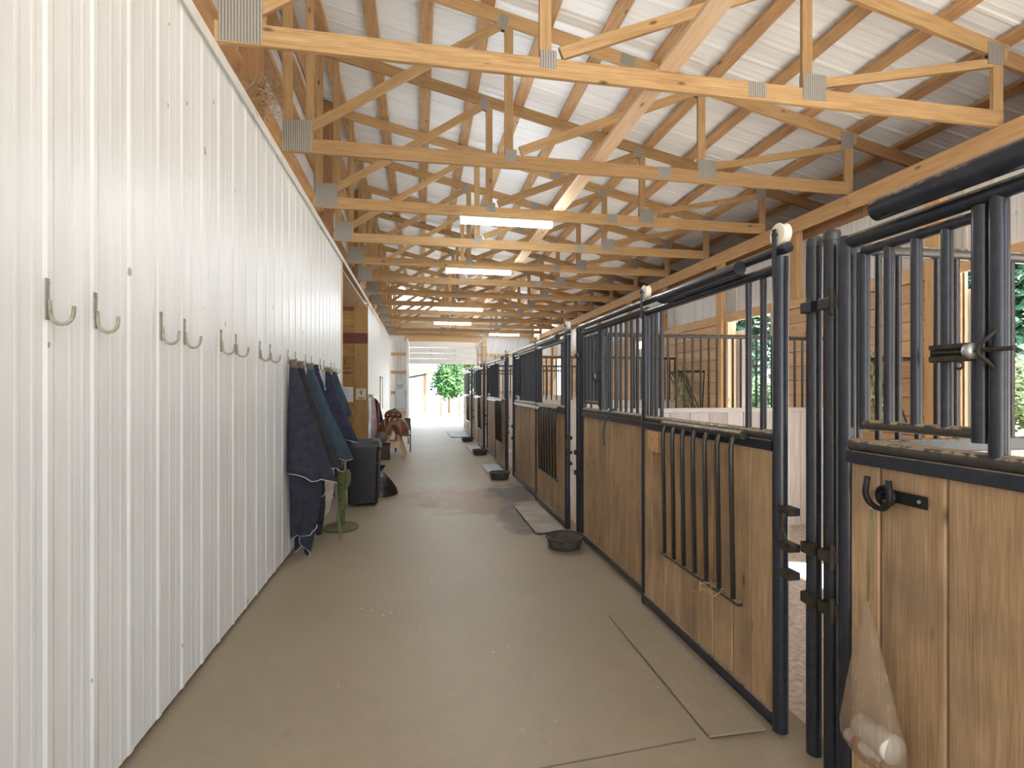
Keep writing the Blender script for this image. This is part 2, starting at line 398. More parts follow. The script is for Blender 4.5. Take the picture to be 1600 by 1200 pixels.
# ------------------------------------------------------------------ setting: left wall
wl = structure('wall_left', (XL, 0, 0))
y = Y0+.02
def left_sheets(ya, yb, x, z0, z1, mat, parent):
    yy = ya
    while yy < yb-.01:
        wd = min(1.04, yb-yy)
        me = ribbed(round(wd, 3), z1-z0, mat, max(1, round(wd/.26)))
        put('metal_sheet', me, face_aisle_right(x, yy, z0), parent); yy += wd
left_sheets(8.86-1.04*11, 8.86, XL, .03, ZW, 'wall_metal', wl)
left_sheets(13.27, 13.27+1.04*9, XL, .03, ZW, 'wall_metal', wl)
block('sheathing', (XL-.11, Y0, .07), (XL-.012, 8.82, ZW-.02), 'pale', wl)
block('sheathing', (XL-.11, 13.30, .07), (XL-.012, Y1-.1, ZW-.02), 'pale', wl)
block('corner_board', (XL-.12, 8.82, 0), (XL+.022, 8.885, ZW-.03), 'pale', wl)
for ya, yb in ((Y0, 8.82), (13.30, Y1-.1)): block('light_block_sill', (XL-.13, ya, 0), (XL-.085, yb, .07), 'post', wl)  # added at the back of the base slot to keep light out of it
tr = structure('trim_1', (XL, 0, ZW))
bent = [(-.13, .022), (.03, .022), (.03, -.045), (.036, -.045), (.036, .03), (-.13, .03)]
yy = Y0
while yy < Y1-.2:
    L = min(3.05, Y1-.1-yy); n = len(bent)
    v = [(x, q, z) for q in (0, L-.004) for x, z in bent]
    me = mesh_from('cap', v, [(i, (i+1) % n, n+(i+1) % n, n+i) for i in range(n)]+[tuple(range(n)), tuple(range(2*n-1, n-1, -1))], 'trim_metal'); fixn(me)
    put('cap_flashing', me, Matrix.Translation((XL, yy, ZW)), tr); yy += L
# alcove behind the left wall
al = structure('wall_alcove', (XL, 13.27, 0))
z = 0.0; i = 0
while z < 3.6:
    hgt = .19 if z < 3.5 else 3.68-z
    block('plank', (-3.9, 13.28, z+.003), (-1.63, 13.305, z+hgt-.003), 'red_wood' if abs(z-2.85) < .1 else 'panel_wood', al); z += hgt; i += 1
block('upright_board', (-1.63, 13.262, 0), (XL-.005, 13.30, 2.80), 'panel_wood', al)
block('upright_board', (-1.63, 13.262, 3.06), (XL-.005, 13.30, 3.70), 'panel_wood', al)
block('red_header_board', (-1.95, 13.255, 2.80), (XL-.005, 13.30, 3.06), 'red_wood', al)
block('alcove_soffit', (-2.1, 8.9, 3.70), (XL-.02, 13.26, 3.73), 'pale', al)
block('light_block_backing', (-3.9, 13.31, 0), (XL-.12, 13.36, 3.8), 'post', al)  # unseen block added behind the planks to stop daylight leaking through their gaps
block('alcove_back', (-3.95, 8.82, 0), (-3.9, 13.3, 3.8), 'panel_wood', al)
block('alcove_side', (-3.9, 8.76, 0), (XL-.13, 8.82, 3.8), 'panel_wood', al)
block('loft_joist', (-2.5, 8.9, 3.62), (-2.4, 13.26, 3.78), 'post', al)
block('loft_deck', (-3.9, 8.82, 3.8), (XL-.14, 13.3, 3.83), 'post', al)
# upper wall above the left wall: posts, girts and grey sheets
ul = structure('wall_upper_left', (-1.62, 0, ZW))
left_sheets(Y0, Y1, -1.62, 3.80, 6.25, 'upper_metal', ul)
for zz in (4.42, 5.0, 5.55, 6.08):
    yy = Y0
    while yy < Y1-.2:
        L = min(4.88, Y1-.1-yy)
        bar('girt', (-1.53, yy, zz), (-1.53, yy+L-.01, zz), .14, .04, 'purlin', ul); yy += L
for yy in (-2.6, 1.05, 4.72, 8.38, 12.0, 15.7, 19.4, 23.0):
    block('post', (-1.50, yy-.10, 3.86), (-1.35, yy+.10, 6.1), 'post', ul)

# ------------------------------------------------------------------ setting: ceiling (roof sheets on purlins)
ceil = structure('ceiling', (0, 0, zroof(0)))
Xa, Xb = -1.75, 6.5
slope_len = math.hypot(Xb-Xa, .215*(Xb-Xa)); ang = math.atan(.215)
def roof_mesh(width):
    k = ('roof', width)
    if k in CACHE: return CACHE[k]
    src = ribbed(width, slope_len, 'roof_metal', max(1, round(width/.26)))
    CACHE[k] = src; return src
# local x -> +Y, local z -> down the slope (+X), ribs (local -Y) -> downwards
zx = Vector((math.cos(ang), 0, -math.sin(ang))); yx = Vector((0, 1, 0)); up_n = Vector((math.sin(ang), 0, math.cos(ang)))
yy = Y0
while yy < Y1:
    R = Matrix((yx, up_n, zx)).transposed().to_4x4(); R.translation = (Xa, yy, zroof(Xa)+.018)
    put('roof_sheet', roof_mesh(1.04), R, ceil); yy += 1.04
k = -2
while True:
    px = .065+.62*k
    if px > 6.3: break
    if px > -1.5:
        zz = zc(px)+.07+.022
        yy = Y0; j = 0
        while yy < Y1-.05:
            L = min(4.88, Y1-yy)
            bar('purlin', (px, yy, zz), (px, yy+L-.012, zz), .14, .042, 'purlin', ceil, up=(math.sin(ang), 0, math.cos(ang))); yy += L
    k += 1

# ------------------------------------------------------------------ roof trusses
TY = [3.67, 5.25, 6.8, 8.3, 9.75, 11.3, 12.85, 14.45, 16.0, 17.65, 19.3, 20.95, 22.5]
ZB = 3.96
def make_truss(i, Y):
    n_end = len(TY)-1-i
    lab = ('timber mono roof truss at the end wall above the overhead door' if n_end == 0 else
           f'timber mono roof truss with metal nail plates, {ordinal(n_end)} from the overhead door end truss')
    t_ = thing('roof_truss', (0, Y, ZB), lab, 'truss', 'roof trusses spanning aisle and stalls')
    T = .038; zb = ZB+.07; nodesx = (-1.25, .94, 3.11, 4.93)
    bar('bottom_chord', (-1.33, Y, zb), (5.0, Y, zb), T, .14, 'truss', t_)
    bar('top_chord', (-1.33, Y, zc(-1.33)), (5.05, Y, zc(5.05)), T, .14, 'truss', t_)
    bar('rafter_tail', (4.9, Y+.04, zc(4.9)), (6.4, Y+.04, zc(6.4)), T, .14, 'post', t_)
    bar('end_vertical', (-1.26, Y, ZB+.14), (-1.26, Y, zc(-1.26)-.07), .09, T, 'truss', t_, up=(0, 1, 0))
    bar('end_vertical', (-1.06, Y+.03, ZB+.14), (-1.06, Y+.03, zc(-1.06)-.07), .07, T, 'truss', t_, up=(0, 1, 0))
    bar('heel_vertical', (4.95, Y, ZB+.14), (4.95, Y, zc(4.95)-.05), .10, T, 'truss', t_, up=(0, 1, 0))
    def web(x0, z0, x1, z1, wd=.09): bar('web', (x0, Y, z0), (x1, Y, z1), wd, T-.004, 'truss', t_, up=(0, 1, 0))
    web(-1.15, ZB+.19, .80, zc(.80)-.09)
    web(.90, ZB+.14, .90, zc(.90)-.07)
    web(1.02, ZB+.19, 2.98, zc(2.98)-.09)
    web(3.07, ZB+.14, 3.07, zc(3.07)-.07)
    web(3.18, ZB+.19, 4.90, zc(4.9)-.13, .075)
    def plate(x, z_, wx, wz, rot=0):
        for s in (-1, 1):
            me = box_mesh(wx, .003, wz, 'plate')
            put('nail_plate', me, Matrix.Translation((x, Y+s*(T/2+.0015), z_)) @ Matrix.Rotation(rot, 4, 'Y'), t_)
    plate(-1.17, ZB+.16, .27, .30); plate(.92, ZB+.13, .12, .13); plate(3.13, ZB+.15, .21, .21)
    plate(.84, zc(.84)-.05, .11, .16, ang); plate(3.02, zc(3.02)-.06, .11, .14, ang); plate(4.92, zc(4.92)-.05, .17, .19)
    plate(2.62, ZB+.08, .15, .12); plate(2.2, zc(2.2), .16, .12, ang)
    return t_
for i, Y in enumerate(TY): make_truss(i, Y)
yy = Y0
br = thing('truss_brace', (1.86, 1.0, ZB+.14), 'pale lengthwise plank lying across the bottom chords of the trusses', 'plank')
for a, b_ in ((1.0, 3.65), (3.69, 8.35), (8.38, 12.9), (12.93, 17.7), (17.73, 22.6)):
    bar('plank', (1.86, a, ZB+.16), (1.86, b_, ZB+.16), .16, .038, 'pale', br)
bx = thing('header_beam', (4.99, 0, 3.79), 'long timber header beam carrying the truss heels over the stalls', 'beam', kind='structure')
yy = Y0
while yy < Y1-.1:
    L = min(4.88, Y1-.1-yy)
    bar('beam_plank', (4.96, yy, 3.865), (4.96, yy+L-.008, 3.865), .045, .185, 'beam', bx)
    bar('beam_plank', (5.17, yy, 3.80), (5.17, yy+L-.008, 3.80), .045, .185, 'post', bx); yy += L

# ------------------------------------------------------------------ outer wall behind the stalls
STALLS = [('A', 1.88, None, None), ('B', 5.42, 3.77, 2.19), ('C', 9.55, 7.52, 5.85), ('D', 13.55, 11.76, 10.2), ('E', 17.0, 15.3, 13.95), ('F', 20.9, 19.0, 17.4)]
OPEN = [(-.6, .55), (3.05, 4.10), (6.75, 7.80), (10.6, 11.7), (14.6, 15.6), (18.2, 19.2)]
wr = structure('wall_right', (XO, 0, 0))
yy = Y0
while yy < Y1:
    wd = min(1.04, Y1-yy)
    put('metal_sheet', ribbed(round(wd, 3), .95, 'out_metal', max(1, round(wd/.26))), face_aisle_left(XO+.07, yy+wd, 2.86), wr); yy += wd
yy = Y0
while yy < Y1-.1:
    L = min(4.5, Y1-.05-yy); bar('girt', (XO-.02, yy, 2.86), (XO-.02, yy+L-.006, 2.86), .045, .15, 'wallboard', wr); yy += L
segs = []; last = Y0
for a, b_ in OPEN: segs.append((last, a)); last = b_
segs.append((last, Y1))
for a, b_ in segs:
    zz = 0
    while zz < 2.72:
        h_ = .1985
        block('plank', (XO-.02, a, zz+.003), (XO+.02, b_, zz+h_-.003), 'wallboard', wr); zz += h_
    block('siding_backing', (XO+.025, a, 0), (XO+.06, b_, 2.95), 'post', wr)  # siding layer, added so the plank gaps do not show bright
for i, (a, b_) in enumerate(OPEN):
    block('jamb', (XO-.05, b_-.0, 0), (XO+.10, b_+.07, 2.8), 'pale', wr)
    block('jamb', (XO-.05, a-.05, 0), (XO+.10, a, 2.8), 'pale', wr)
    block('post', (XO-.11, b_+.10, 0), (XO-.02, b_+.26, 3.9), 'beam', wr)
    block('post', (XO-.11, a-.62, 2.9), (XO-.02, a-.48, 3.9), 'beam', wr)
# white sliding doors pushed open outside each opening
for i, (a, b_) in enumerate(OPEN[1:4]):
    d_ = thing('door_%d' % (i+2), (XO+.2, b_, 0), 'x', 'door'); del d_['label']; del d_['category']; d_['kind'] = 'structure'
    put('door_sheet', ribbed(.78, 2.55, 'wall_metal', 3), face_aisle_left(XO+.16, b_+.58, .1), d_)
    block('door_frame', (XO+.165, b_-.2, .1), (XO+.20, b_+.58, 2.65), 'pale', d_)

ev = structure('ceiling_eave', (5.8, 0, 3.76))
yy = Y0
while yy < Y1-.05:
    L = min(3.05, Y1-yy); block('soffit_board', (5.20, yy, 3.74), (6.45, yy+L-.005, 3.76), 'post', ev); block('fascia_board', (6.42, yy, 3.70), (6.46, yy+L-.005, 4.42), 'post', ev); yy += L

# ------------------------------------------------------------------ end wall and overhead door
we = structure('wall_end', (0, Y1, 0))
def end_sheets(x0, x1, z0, z1, mat):
    xx = x0
    while xx < x1-.01:
        wd = min(1.04, x1-xx); put('metal_sheet', ribbed(round(wd, 3), round(z1-z0, 3), mat, max(1, round(wd/.26))), face_camera(xx, Y1, z0), we); xx += wd
end_sheets(XL-.3, -.50, 0, 3.55, 'upper_metal'); end_sheets(2.46, XO+.1, 0, 3.55, 'upper_metal'); end_sheets(XL-.3, XO+.1, 3.55, 5.0, 'upper_metal')
for x0, x1 in ((XL, -.52), (2.5, XO)):
    for zz in (.6, 1.5, 2.4, 3.2): bar('girt', (x0, Y1-.04, zz), (x1, Y1-.04, zz), .04, .14, 'wallboard', we)
for xx in (-.56, 2.52): block('door_post', (xx-.06, Y1-.14, 0), (xx+.06, Y1-.03, 3.6), 'door_white' if xx < 0 else 'wallboard', we)
block('corner_post', (2.75, Y1-.2, 0), (2.93, Y1-.06, 3.9), 'wallboard', we)
bar('door_header', (-.7, Y1-.09, 3.88), (2.75, Y1-.09, 3.88), .05, .24, 'wallboard', we)
od = structure('door_1', (.98, Y1-.2, 2.76))
for j in range(4):
    z0 = 2.76+.245*j
    block('door_section', (-.49, Y1-.215, z0+.004), (2.45, Y1-.17, z0+.241), 'door_white', od, .012)
for xx in (.45, 1.52):
    for j in range(3): block('hinge', (xx-.03, Y1-.235, 2.95+.2*j), (xx+.03, Y1-.216, 3.0+.2*j), 'galv', od)
for xx in (-.52, 2.48):
    pts = [(xx, Y1-.2, 2.2), (xx, Y1-.2, 3.2), (xx, Y1-.25, 3.4), (xx, Y1-.4, 3.55), (xx, Y1-.7, 3.6), (xx, Y1-2.6, 3.62)]
    polytube('door_track', pts, .028, 'door_white', od, 6)
    tube('spring', (xx, Y1-.3, 3.66), (xx, Y1-1.9, 3.66), .03, 'door_white', od, 8)
polytube('lift_cable', [(2.62, Y1-.35, 3.6), (2.95, Y1-.4, 3.62), (3.02, Y1-.4, 3.3), (2.95, Y1-.4, 2.9)], .02, 'door_white', od, 6)

# ------------------------------------------------------------------ tube lights
def tube_light(x, y, label, z=ZB):
    t_ = thing('tube_light', (x, y, z), label, 'light', 'tube lights under the trusses')
    block('housing', (x-.63, y-.022, z-.030), (x+.63, y+.022, z-.001), 'door_white', t_)
    tube('glowing_tube', (x-.615, y, z-.065), (x+.615, y, z-.065), .034, 'glow', t_, 12)
    for s in (-1, 1): block('end_cap', (x+s*.625-.008, y-.04, z-.095), (x+s*.625+.008, y+.04, z-.035), 'door_white', t_)
LG = [(1.14, TY[2], 'third'), (1.09, TY[4], 'fifth'), (1.10, TY[7], 'eighth'), (1.08, TY[9], 'tenth')]
for j, (x, y, o_) in enumerate(LG):
    k_ = len(TY)-1-TY.index(y)
    tube_light(x, y, f'lit white tube light fixed under the roof truss {ordinal(k_)} from the overhead door end truss')
tube_light(3.4, TY[11]+.0, 'lit white tube light over the last stall beside the overhead door')

# ------------------------------------------------------------------ stall fronts
def boards(parent, ya, yb, z0, z1, x, mat, wmin=.17, wmax=.25, seed=0, along='Y'):
    rnd = random.Random(seed); p = min(ya, yb); e = max(ya, yb)
    while p < e-.01:
        wd = rnd.uniform(wmin, wmax)
        if e-p-wd < .08: wd = e-p
        dx = rnd.uniform(-.002, .002)
        if along == 'Y': block('board', (x-.018+dx, p+.0035, z0), (x+.018+dx, p+wd-.0035, z1), mat, parent, .006)
        else: block('board', (p+.0025, x-.018+dx, z0), (p+wd-.0025, x+.018+dx, z1), mat, parent, .003)
        p += wd
def stile(parent, y, z0, z1, x=XR, r=.03, name='stile'): return tube(name, (x, y, z0), (x, y, z1), r, 'steel', parent)
def midrail(parent, ya, yb, x=XR):
    tube('sill_pipe', (x, ya, 1.448), (x, yb, 1.448), .028, 'rail', parent)
    block('sill_angle', (x-.034, min(ya, yb), 1.375), (x+.03, max(ya, yb), 1.425), 'steel', parent, .002)
    block('kick_rail', (x-.03, min(ya, yb), .03), (x+.03, max(ya, yb), .10), 'steel', parent, .004)
PANEL_LAB = {'A': 'fixed stall front of wide knotty boards carrying the horseshoe hook and net bag', 'B': 'fixed stall front with a blue strap tied to its sill'}
names = 'ABCDEF'
def feed_gate(parent, ya, yb, x, detail):
    """small hinged bar gate in the upper opening, ya = far end"""
    g = thing('feed_gate', (x, (ya+yb)/2, 1.52), 'g', 'g'); del g['label']; del g['category']
    g.parent = parent; g.matrix_basis = WM[parent.name].inverted() @ WM[g.name]
    z0, z1 = 1.535, 2.235
    tube('gate_stile', (x, ya, z0-.02), (x, ya, z1+.0), .019, 'steel', g)
    tube('gate_stile', (x, yb, z0-.03), (x, yb, z1+.03), .026, 'steel', g)
    tube('gate_rail', (x, ya, z0), (x, yb, z0), .02, 'rail', g)
    tube('gate_rail', (x, ya, z1), (x, yb, z1), .02, 'steel', g)
    n = 3
    for k_ in range(n):
        yk = ya+(yb-ya)*(k_+1)/(n+1); tube('gate_bar', (x, yk, z0), (x, yk, z1), .018, 'steel', g)
    if detail:
        xl = x-.04; zl = 1.80
        tube('slide_bolt', (xl, yb+.13, zl), (xl, yb-.12, zl), .007, 'rust', g, 8)
        block('bolt_channel', (xl-.012, yb+.005, zl-.03), (xl+.008, yb+.13, zl-.012), 'rust', g)
        block('bolt_channel', (xl-.012, yb+.005, zl+.012), (xl+.008, yb+.13, zl+.026), 'rust', g)
        block('bolt_plate', (xl+.006, yb+.0, zl-.032), (xl+.016, yb+.14, zl+.028), 'rust', g)
        lathe('collar', [(0, -.012), (.026, -.012), (.026, .012), (0, .012)], 'galv', (xl, yb-.0, zl), g, 14, 'Y')
        polytube('bolt_ring', [(xl-.01, yb+.03+.012*math.cos(a), zl-.045+.012*math.sin(a)) for a in [k_*math.pi/5 for k_ in range(10)]], .004, 'rust', g, 6, True)
        polytube('bolt_catch', [(xl+.03, yb-.06, zl+.07), (xl, yb-.055, zl+.045), (xl-.012, yb-.03, zl+.012), (xl-.012, yb-.03, zl-.012), (xl, yb-.05, zl-.04), (xl+.01, yb-.06, zl-.06)], .006, 'rust', g, 6)
    else:
        tube('slide_bolt', (x-.035, yb+.10, 1.80), (x-.035, yb-.08, 1.80), .012, 'rust', g, 8)
    return g
def stall_panel(nm, yf, yn, i):
    lab = PANEL_LAB.get(nm, 'x')
    if nm in 'CDEF': lab = f'fixed board and bar stall front, {ordinal(i-2)} one past the blue strap towards overhead door'
    t_ = thing('stall_front_panel', (XR, (yf+yn)/2, 0), lab, 'stall panel', 'fixed stall fronts along the aisle')
    x = XR+.02
    stile(t_, yf, .03, 2.318, x, .034); stile(t_, yn+.03, .03, 2.318, x)
    midrail(t_, yf-.03, yn+.04, x)
    tube('top_rail', (x, yf, 2.293), (x, yn+.03, 2.293), .03, 'steel', t_)
    boards(t_, yf-.03, yn+.05, .10, 1.378, x, 'stall', .20 if nm == 'A' else .15, .27 if nm == 'A' else .21, i)
    feed_gate(t_, yf-.085, yf-.525, x, nm in 'AB')
    tube('gate_post', (x, yf-.575, 1.46), (x, yf-.575, 2.30), .026, 'steel', t_)
    yk = yf-.575-.12
    while yk > yn+.08:
        tube('bar', (x, yk, 1.46), (x, yk, 2.30), .0135, 'steel', t_, 10); yk -= .12
    return t_
def stall_door(nm, ym, yn, i):
    x = XR-.03
    lab = {'B': 'sliding stall door with lowered bar grille and wooden plaque beside it'}.get(nm, f'sliding stall door with lowered bar grille, {ordinal(i-2)} one past the plaque door towards overhead door')
    t_ = thing('sliding_stall_door', (x, (ym+yn)/2, 0), lab, 'stall door', 'sliding stall doors along the aisle')
    stile(t_, ym-.03, .02, 2.28, x, .032); stile(t_, yn+.035, .02, 2.315, x, .036)
    midrail(t_, ym-.05, yn+.06, x)
    tube('top_rail', (x, ym, 2.265), (x, yn+.03, 2.265), .027, 'steel', t_)
    tube('lock_pipe', (x-.064, ym-.41, 2.315), (x-.064, yn+.26, 2.315), .036, 'steel', t_)
    block('lock_flange', (x-.06, yn+.26, 2.272), (x-.030, ym-.41, 2.284), 'steel', t_)
    boards(t_, ym-.05, yn+.06, .10, 1.378, x, 'stall', .15, .22, 40+i)
    for yk in (ym-.14, ym-.21, ym-.30): tube('bar', (x, yk, 1.46), (x, yk, 2.26), .0145, 'steel', t_, 10)
    for yk in (yn+.16, yn+.28): tube('bar', (x, yk, 1.46), (x, yk, 2.26), .0165, 'steel', t_, 10)
    # lowered feed grille
    ya, yb = ym-.50, yn+.30
    g = put('feed_grille', cyl_mesh(.023, ya-yb+.12, 'rail'), frame_x((x-.058, ya+.06, 1.435), (x-.058, yb-.06, 1.435)), t_)
    nb = 7
    for k_ in range(nb):
        yk = ya+(yb-ya)*k_/(nb-1)
        polytube('grille_bar', [(x-.058, yk, 1.43), (x-.085, yk, 1.40), (x-.092, yk, 1.36), (x-.078, yk, .56)], .014, 'grille', g, 8)
    bar('grille_foot', (x-.07, ya+.05, .545), (x-.07, yb-.05, .545), .03, .02, 'rail', g)
    for yk in (ym-.03, yn+.035):
        w_ = lathe('roller_wheel', [(0, -.02), (.05, -.022), (.056, -.018), (.044, -.004), (.044, .004), (.056, .018), (.05, .022), (0, .02)], 'nylon', (XR-.028, yk, 2.425), t_, 20, 'X')
        bar('wheel_strap', (x-.034, yk, 2.22), (x-.034, yk, 2.45), .026, .008, 'steel', w_, up=(1, 0, 0))
        tube('axle', (x-.045, yk, 2.425), (x+.05, yk, 2.425), .008, 'rust', w_, 8)
    # latch hardware on the closing edge
    for zz in (1.10, .93, .80): block('latch_bracket', (x-.03, yn-.06, zz-.018), (x+.03, yn+.03, zz+.018), 'rust', t_)
    polytube('latch_handle', [(x-.03, yn-.03, 1.09), (x-.045, yn-.03, 1.02), (x-.04, yn-.06, .97), (x-.02, yn-.09, .95)], .009, 'rust', t_, 6)
    return t_
for i, (nm, yf, ym, yn) in enumerate(STALLS):
    stall_panel(nm, yf, ym if ym else -.8, i)
    if ym: stall_door(nm, ym, yn, i)
# track pipes, posts between stalls
for i, (nm, yf, ym, yn) in enumerate(STALLS):
    ya = yf; yb = yn if yn else -.9
    where = ['over the stall front with the horseshoe hook', 'over the stall door with the wooden plaque'] + [f'over the {ordinal(k_)} stall past the wooden plaque door' for k_ in range(4)]
    t_ = thing('door_track', (XR-.028, ya, 2.35), 'black pipe track for the sliding door, '+where[i], 'track', 'sliding door tracks')
    if nm == 'A':
        tube('track_pipe', (XR-.06, 1.66, 2.352), (XR-.06, yb, 2.352), .042, 'steel', t_, 18)
    else:
        tube('track_pipe', (XR-.028, ya, 2.352), (XR-.028, yb-.02, 2.352), .026, 'steel', t_)
    # post pair
    for q, off in enumerate((.10, .205) if nm == 'A' else (.12, .23)):
        p_ = thing('steel_post', (XR+.04, yf+off, 0), ('black steel post with hinge pins ' if q == 0 else 'black steel post with latch keeper ')+
                   ['beside the horseshoe hook stall front', 'beside the blue strap stall front'][i] if i < 2 else ('black steel post with hinge pins ' if q == 0 else 'black steel post with latch keeper ')+f'{ordinal(i-2)} stall past the blue strap', 'post', 'steel posts between the stalls')
        tube('shaft', (XR+.035, yf+off, 0), (XR+.035, yf+off, 2.36), .033, 'steel', p_)
        lathe('cap', [(0, .02), (.03, .015), (.036, 0), (.036, -.03)], 'rail', (XR+.035, yf+off, 2.36), p_, 14)
        for zz in (2.05, .95, .72):
            block('hinge_lug', (XR-.02, yf+off-.045, zz-.025), (XR+.03, yf+off+.02, zz+.025), 'rust' if zz < 1.5 else 'steel', p_)
            if q == 0: tube('hinge_pin', (XR-.01, yf+off-.05, zz-.05), (XR-.01, yf+off-.05, zz+.06), .011, 'rust', p_, 8)

# ------------------------------------------------------------------ stall partitions
for i, (nm, yf, ym, yn) in enumerate(STALLS):
    yp = yf+.05; xa, xb = XR+.09, XO-.06
    lab = ['stall partition behind the horseshoe hook front', 'stall partition behind the blue strap front'][i] if i < 2 else f'stall partition, {ordinal(i-2)} one past the blue strap front'
    t_ = thing('stall_partition', ((xa+xb)/2, yp, 0), 'pale board partition with steel bars above, '+lab.replace('stall partition', '').strip(' ,'), 'partition', 'partitions between the stalls')
    boards(t_, xa, xb, .05, 1.40, yp, 'white_wood', .19, .27, 90+i, 'X')
    block('sill_channel', (xa, yp-.03, 1.40), (xb, yp+.03, 1.455), 'white_wood' if i else 'steel', t_)
    tube('top_rail', (xa, yp, 2.285), (xb, yp, 2.285), .027, 'rail', t_)
    xk = xa+.03
    while xk < xb and i < 4:
        tube('bar', (xk, yp, 1.45), (xk, yp, 2.28), .0135, 'grille', t_, 8); xk += .102

# hay in corner feeders
def straw_tuft(name, n, size, spread, mat, loc, parent=None, flat=1.0, seed=1, wd=.004):
    rnd = random.Random(seed); v = []; f = []
    for k_ in range(n):
        p = Vector((rnd.gauss(0, spread), rnd.gauss(0, spread), rnd.gauss(0, spread)*flat)); d = Vector((rnd.gauss(0, 1), rnd.gauss(0, 1), rnd.gauss(0, 1)*flat)).normalized()*size*rnd.uniform(.5, 1)
        s_ = d.cross(Vector((rnd.random(), rnd.random(), rnd.random()+.1))).normalized()*wd
        b0 = len(v); v += [p-d-s_, p-d+s_, p+d*.2+s_*1.2+Vector((0, 0, .12*size)), p+d*.2-s_*1.2+Vector((0, 0, .12*size)), p+d+s_, p+d-s_]
        f += [(b0, b0+1, b0+2, b0+3), (b0+3, b0+2, b0+4, b0+5)]
    return put(name, mesh_from(name, v, f, mat), Matrix.Translation(loc), parent)
for yy, lb in ((4.75, 'black-rimmed hay feeder on the plank wall behind the blue strap stall'), (8.75, 'black-rimmed hay feeder on the plank wall one stall further on')):
    t_ = thing('hay_feeder', (XO-.30, yy, 1.2), lb, 'hay feeder', 'hay feeders on outer wall')
    polytube('feeder_rim', [(XO-.12, yy-.34, 1.98), (XO-.48, yy-.30, 1.98), (XO-.48, yy+.30, 1.98), (XO-.12, yy+.34, 1.98)], .02, 'black_iron', t_)
    for k_ in range(6): tube('feeder_bar', (XO-.48, yy-.28+.112*k_, 1.98), (XO-.16, yy-.28+.112*k_, 1.25), .009, 'black_iron', t_, 6)
    for k_, yo in enumerate((-.34, .34)): tube('feeder_bar', (XO-.12, yy+yo, 1.98), (XO-.12, yy+yo*.8, 1.25), .012, 'black_iron', t_, 6)
    h_ = straw_tuft('hay', 1300, .10, .06, 'hay', (XO-.36, yy, 1.66), t_, 2.2, 5, .005); h_['kind'] = 'stuff'

# ------------------------------------------------------------------ things on and along the left wall
HOOKS = [2.05, 2.32, 2.85, 3.11, 3.64, 3.91, 4.46, 4.75, 5.36, 5.66, 6.14, 6.45, 7.0, 7.27, 7.82, 8.1]
def wall_hook(y, lab):
    t_ = thing('wall_hook', (XL, y, 1.95), lab, 'hook', 'wall hooks')
    z = 2.03; x = XL+.019
    block('hook_plate', (x-.011, y-.010, z-.11), (x-.007, y+.010, z+.035), 'hook', t_)
    pts = [(x-.002, y, z-.04), (x, y, z-.08)]
    for k_ in range(9):
        a = math.pi+math.pi*k_/8; pts.append((x+.036+.036*math.cos(a), y, z-.085+.04*math.sin(a)))
    pts.append((x+.074, y, z-.06))
    polytube('hook_rod', pts, .0065, 'hook', t_, 8)
    for zz in (z+.02, z-.06): tube('screw', (x-.006, y, zz), (x-.001, y, zz), .005, 'galv', t_, 8)
for j, y in enumerate(HOOKS):
    if j < 8: lab = f'bare J-shaped wall hook, {ordinal(7-j)} one away from the slate horse blanket' if j < 7 else 'bare J-shaped wall hook right beside the slate horse blanket'
    else: lab = {8: 'wall hook carrying the slate horse blanket', 9: 'wall hook carrying the charcoal horse blanket', 10: 'wall hook carrying the teal and cream blanket',
                 11: 'wall hook carrying the dark blue blanket', 12: 'bare wall hook between dark blue and navy blankets', 13: 'wall hook carrying the navy blanket', 14: 'wall hook carrying the teal blanket by the corner board', 15: 'bare wall hook beside the pale corner board'}[j]
    wall_hook(y, lab)
def blanket(y, lab, mat, zlo, wid, dep, seed, collar='velcro', second=None, hem=True, zhi=1.955):
    rnd = random.Random(seed); ph = [rnd.uniform(0, 6.3) for _ in range(4)]
    t_ = thing('horse_blanket', (XL, y, zlo), lab, 'horse blanket', 'horse blankets hung on the wall')
    def shell(u, v):
        k_ = v; a = math.pi*u; w_ = .05+wid*k_; d = .04+dep*k_
        fold = 1+.13*k_*math.sin(4.5*a+ph[0])+.05*k_*math.sin(11*a+ph[1])
        return Vector((XL+.03+d*math.sin(a)**.75*fold, y+.05*k_-w_*math.cos(a)*.5, zhi+(zm-zhi)*v-.10*k_*math.sin(a*.9)+.02*k_*math.sin(6*a+ph[3])))
    def drape(u, v):
        a = math.pi*u; z_ = zm+.10+(zlo-zm-.10)*v; t2 = 1-.40*v
        w_ = wid*.84*t2; d = dep*.76*t2
        fold = 1+.22*math.sin(6.5*a+ph[2]+2.5*v)+.10*math.sin(13*a+ph[1]-3*v)
        return Vector((XL+.03+d*math.sin(a)**.7*fold, y+.05+.06*v-w_*math.cos(a)*.5, z_+.12*v*math.sin(3*a+ph[0])))
    zm = zhi+(zlo-zhi)*.60
    grid_mesh('outer_shell', shell, 34, 22, mat, t_, thick=.012)
    grid_mesh('inner_drape', drape, 40, 22, second or mat, t_, thick=.010)
    if hem:
        polytube('hem_piping', [shell(k_/33, 1.0) for k_ in range(34)], .007, 'piping', t_, 6)
        polytube('edge_piping', [drape(.72-.5*k_/24, .30+.6*k_/24)+Vector((.008, 0, 0)) for k_ in range(25)], .006, 'piping', t_, 6)
        polytube('drape_hem', [drape(k_/39, 1.0) for k_ in range(40)], .006, 'piping', t_, 6)
    grid_mesh('collar_strap', lambda u, v: shell(u, .07*v)+Vector((.006, 0, .01)), 12, 4, collar, t_, thick=.012)
    return t_
blanket(5.36, 'slate blue horse blanket with pale piped hem, next to the bare hooks', 'slate', .10, .28, .34, 1)
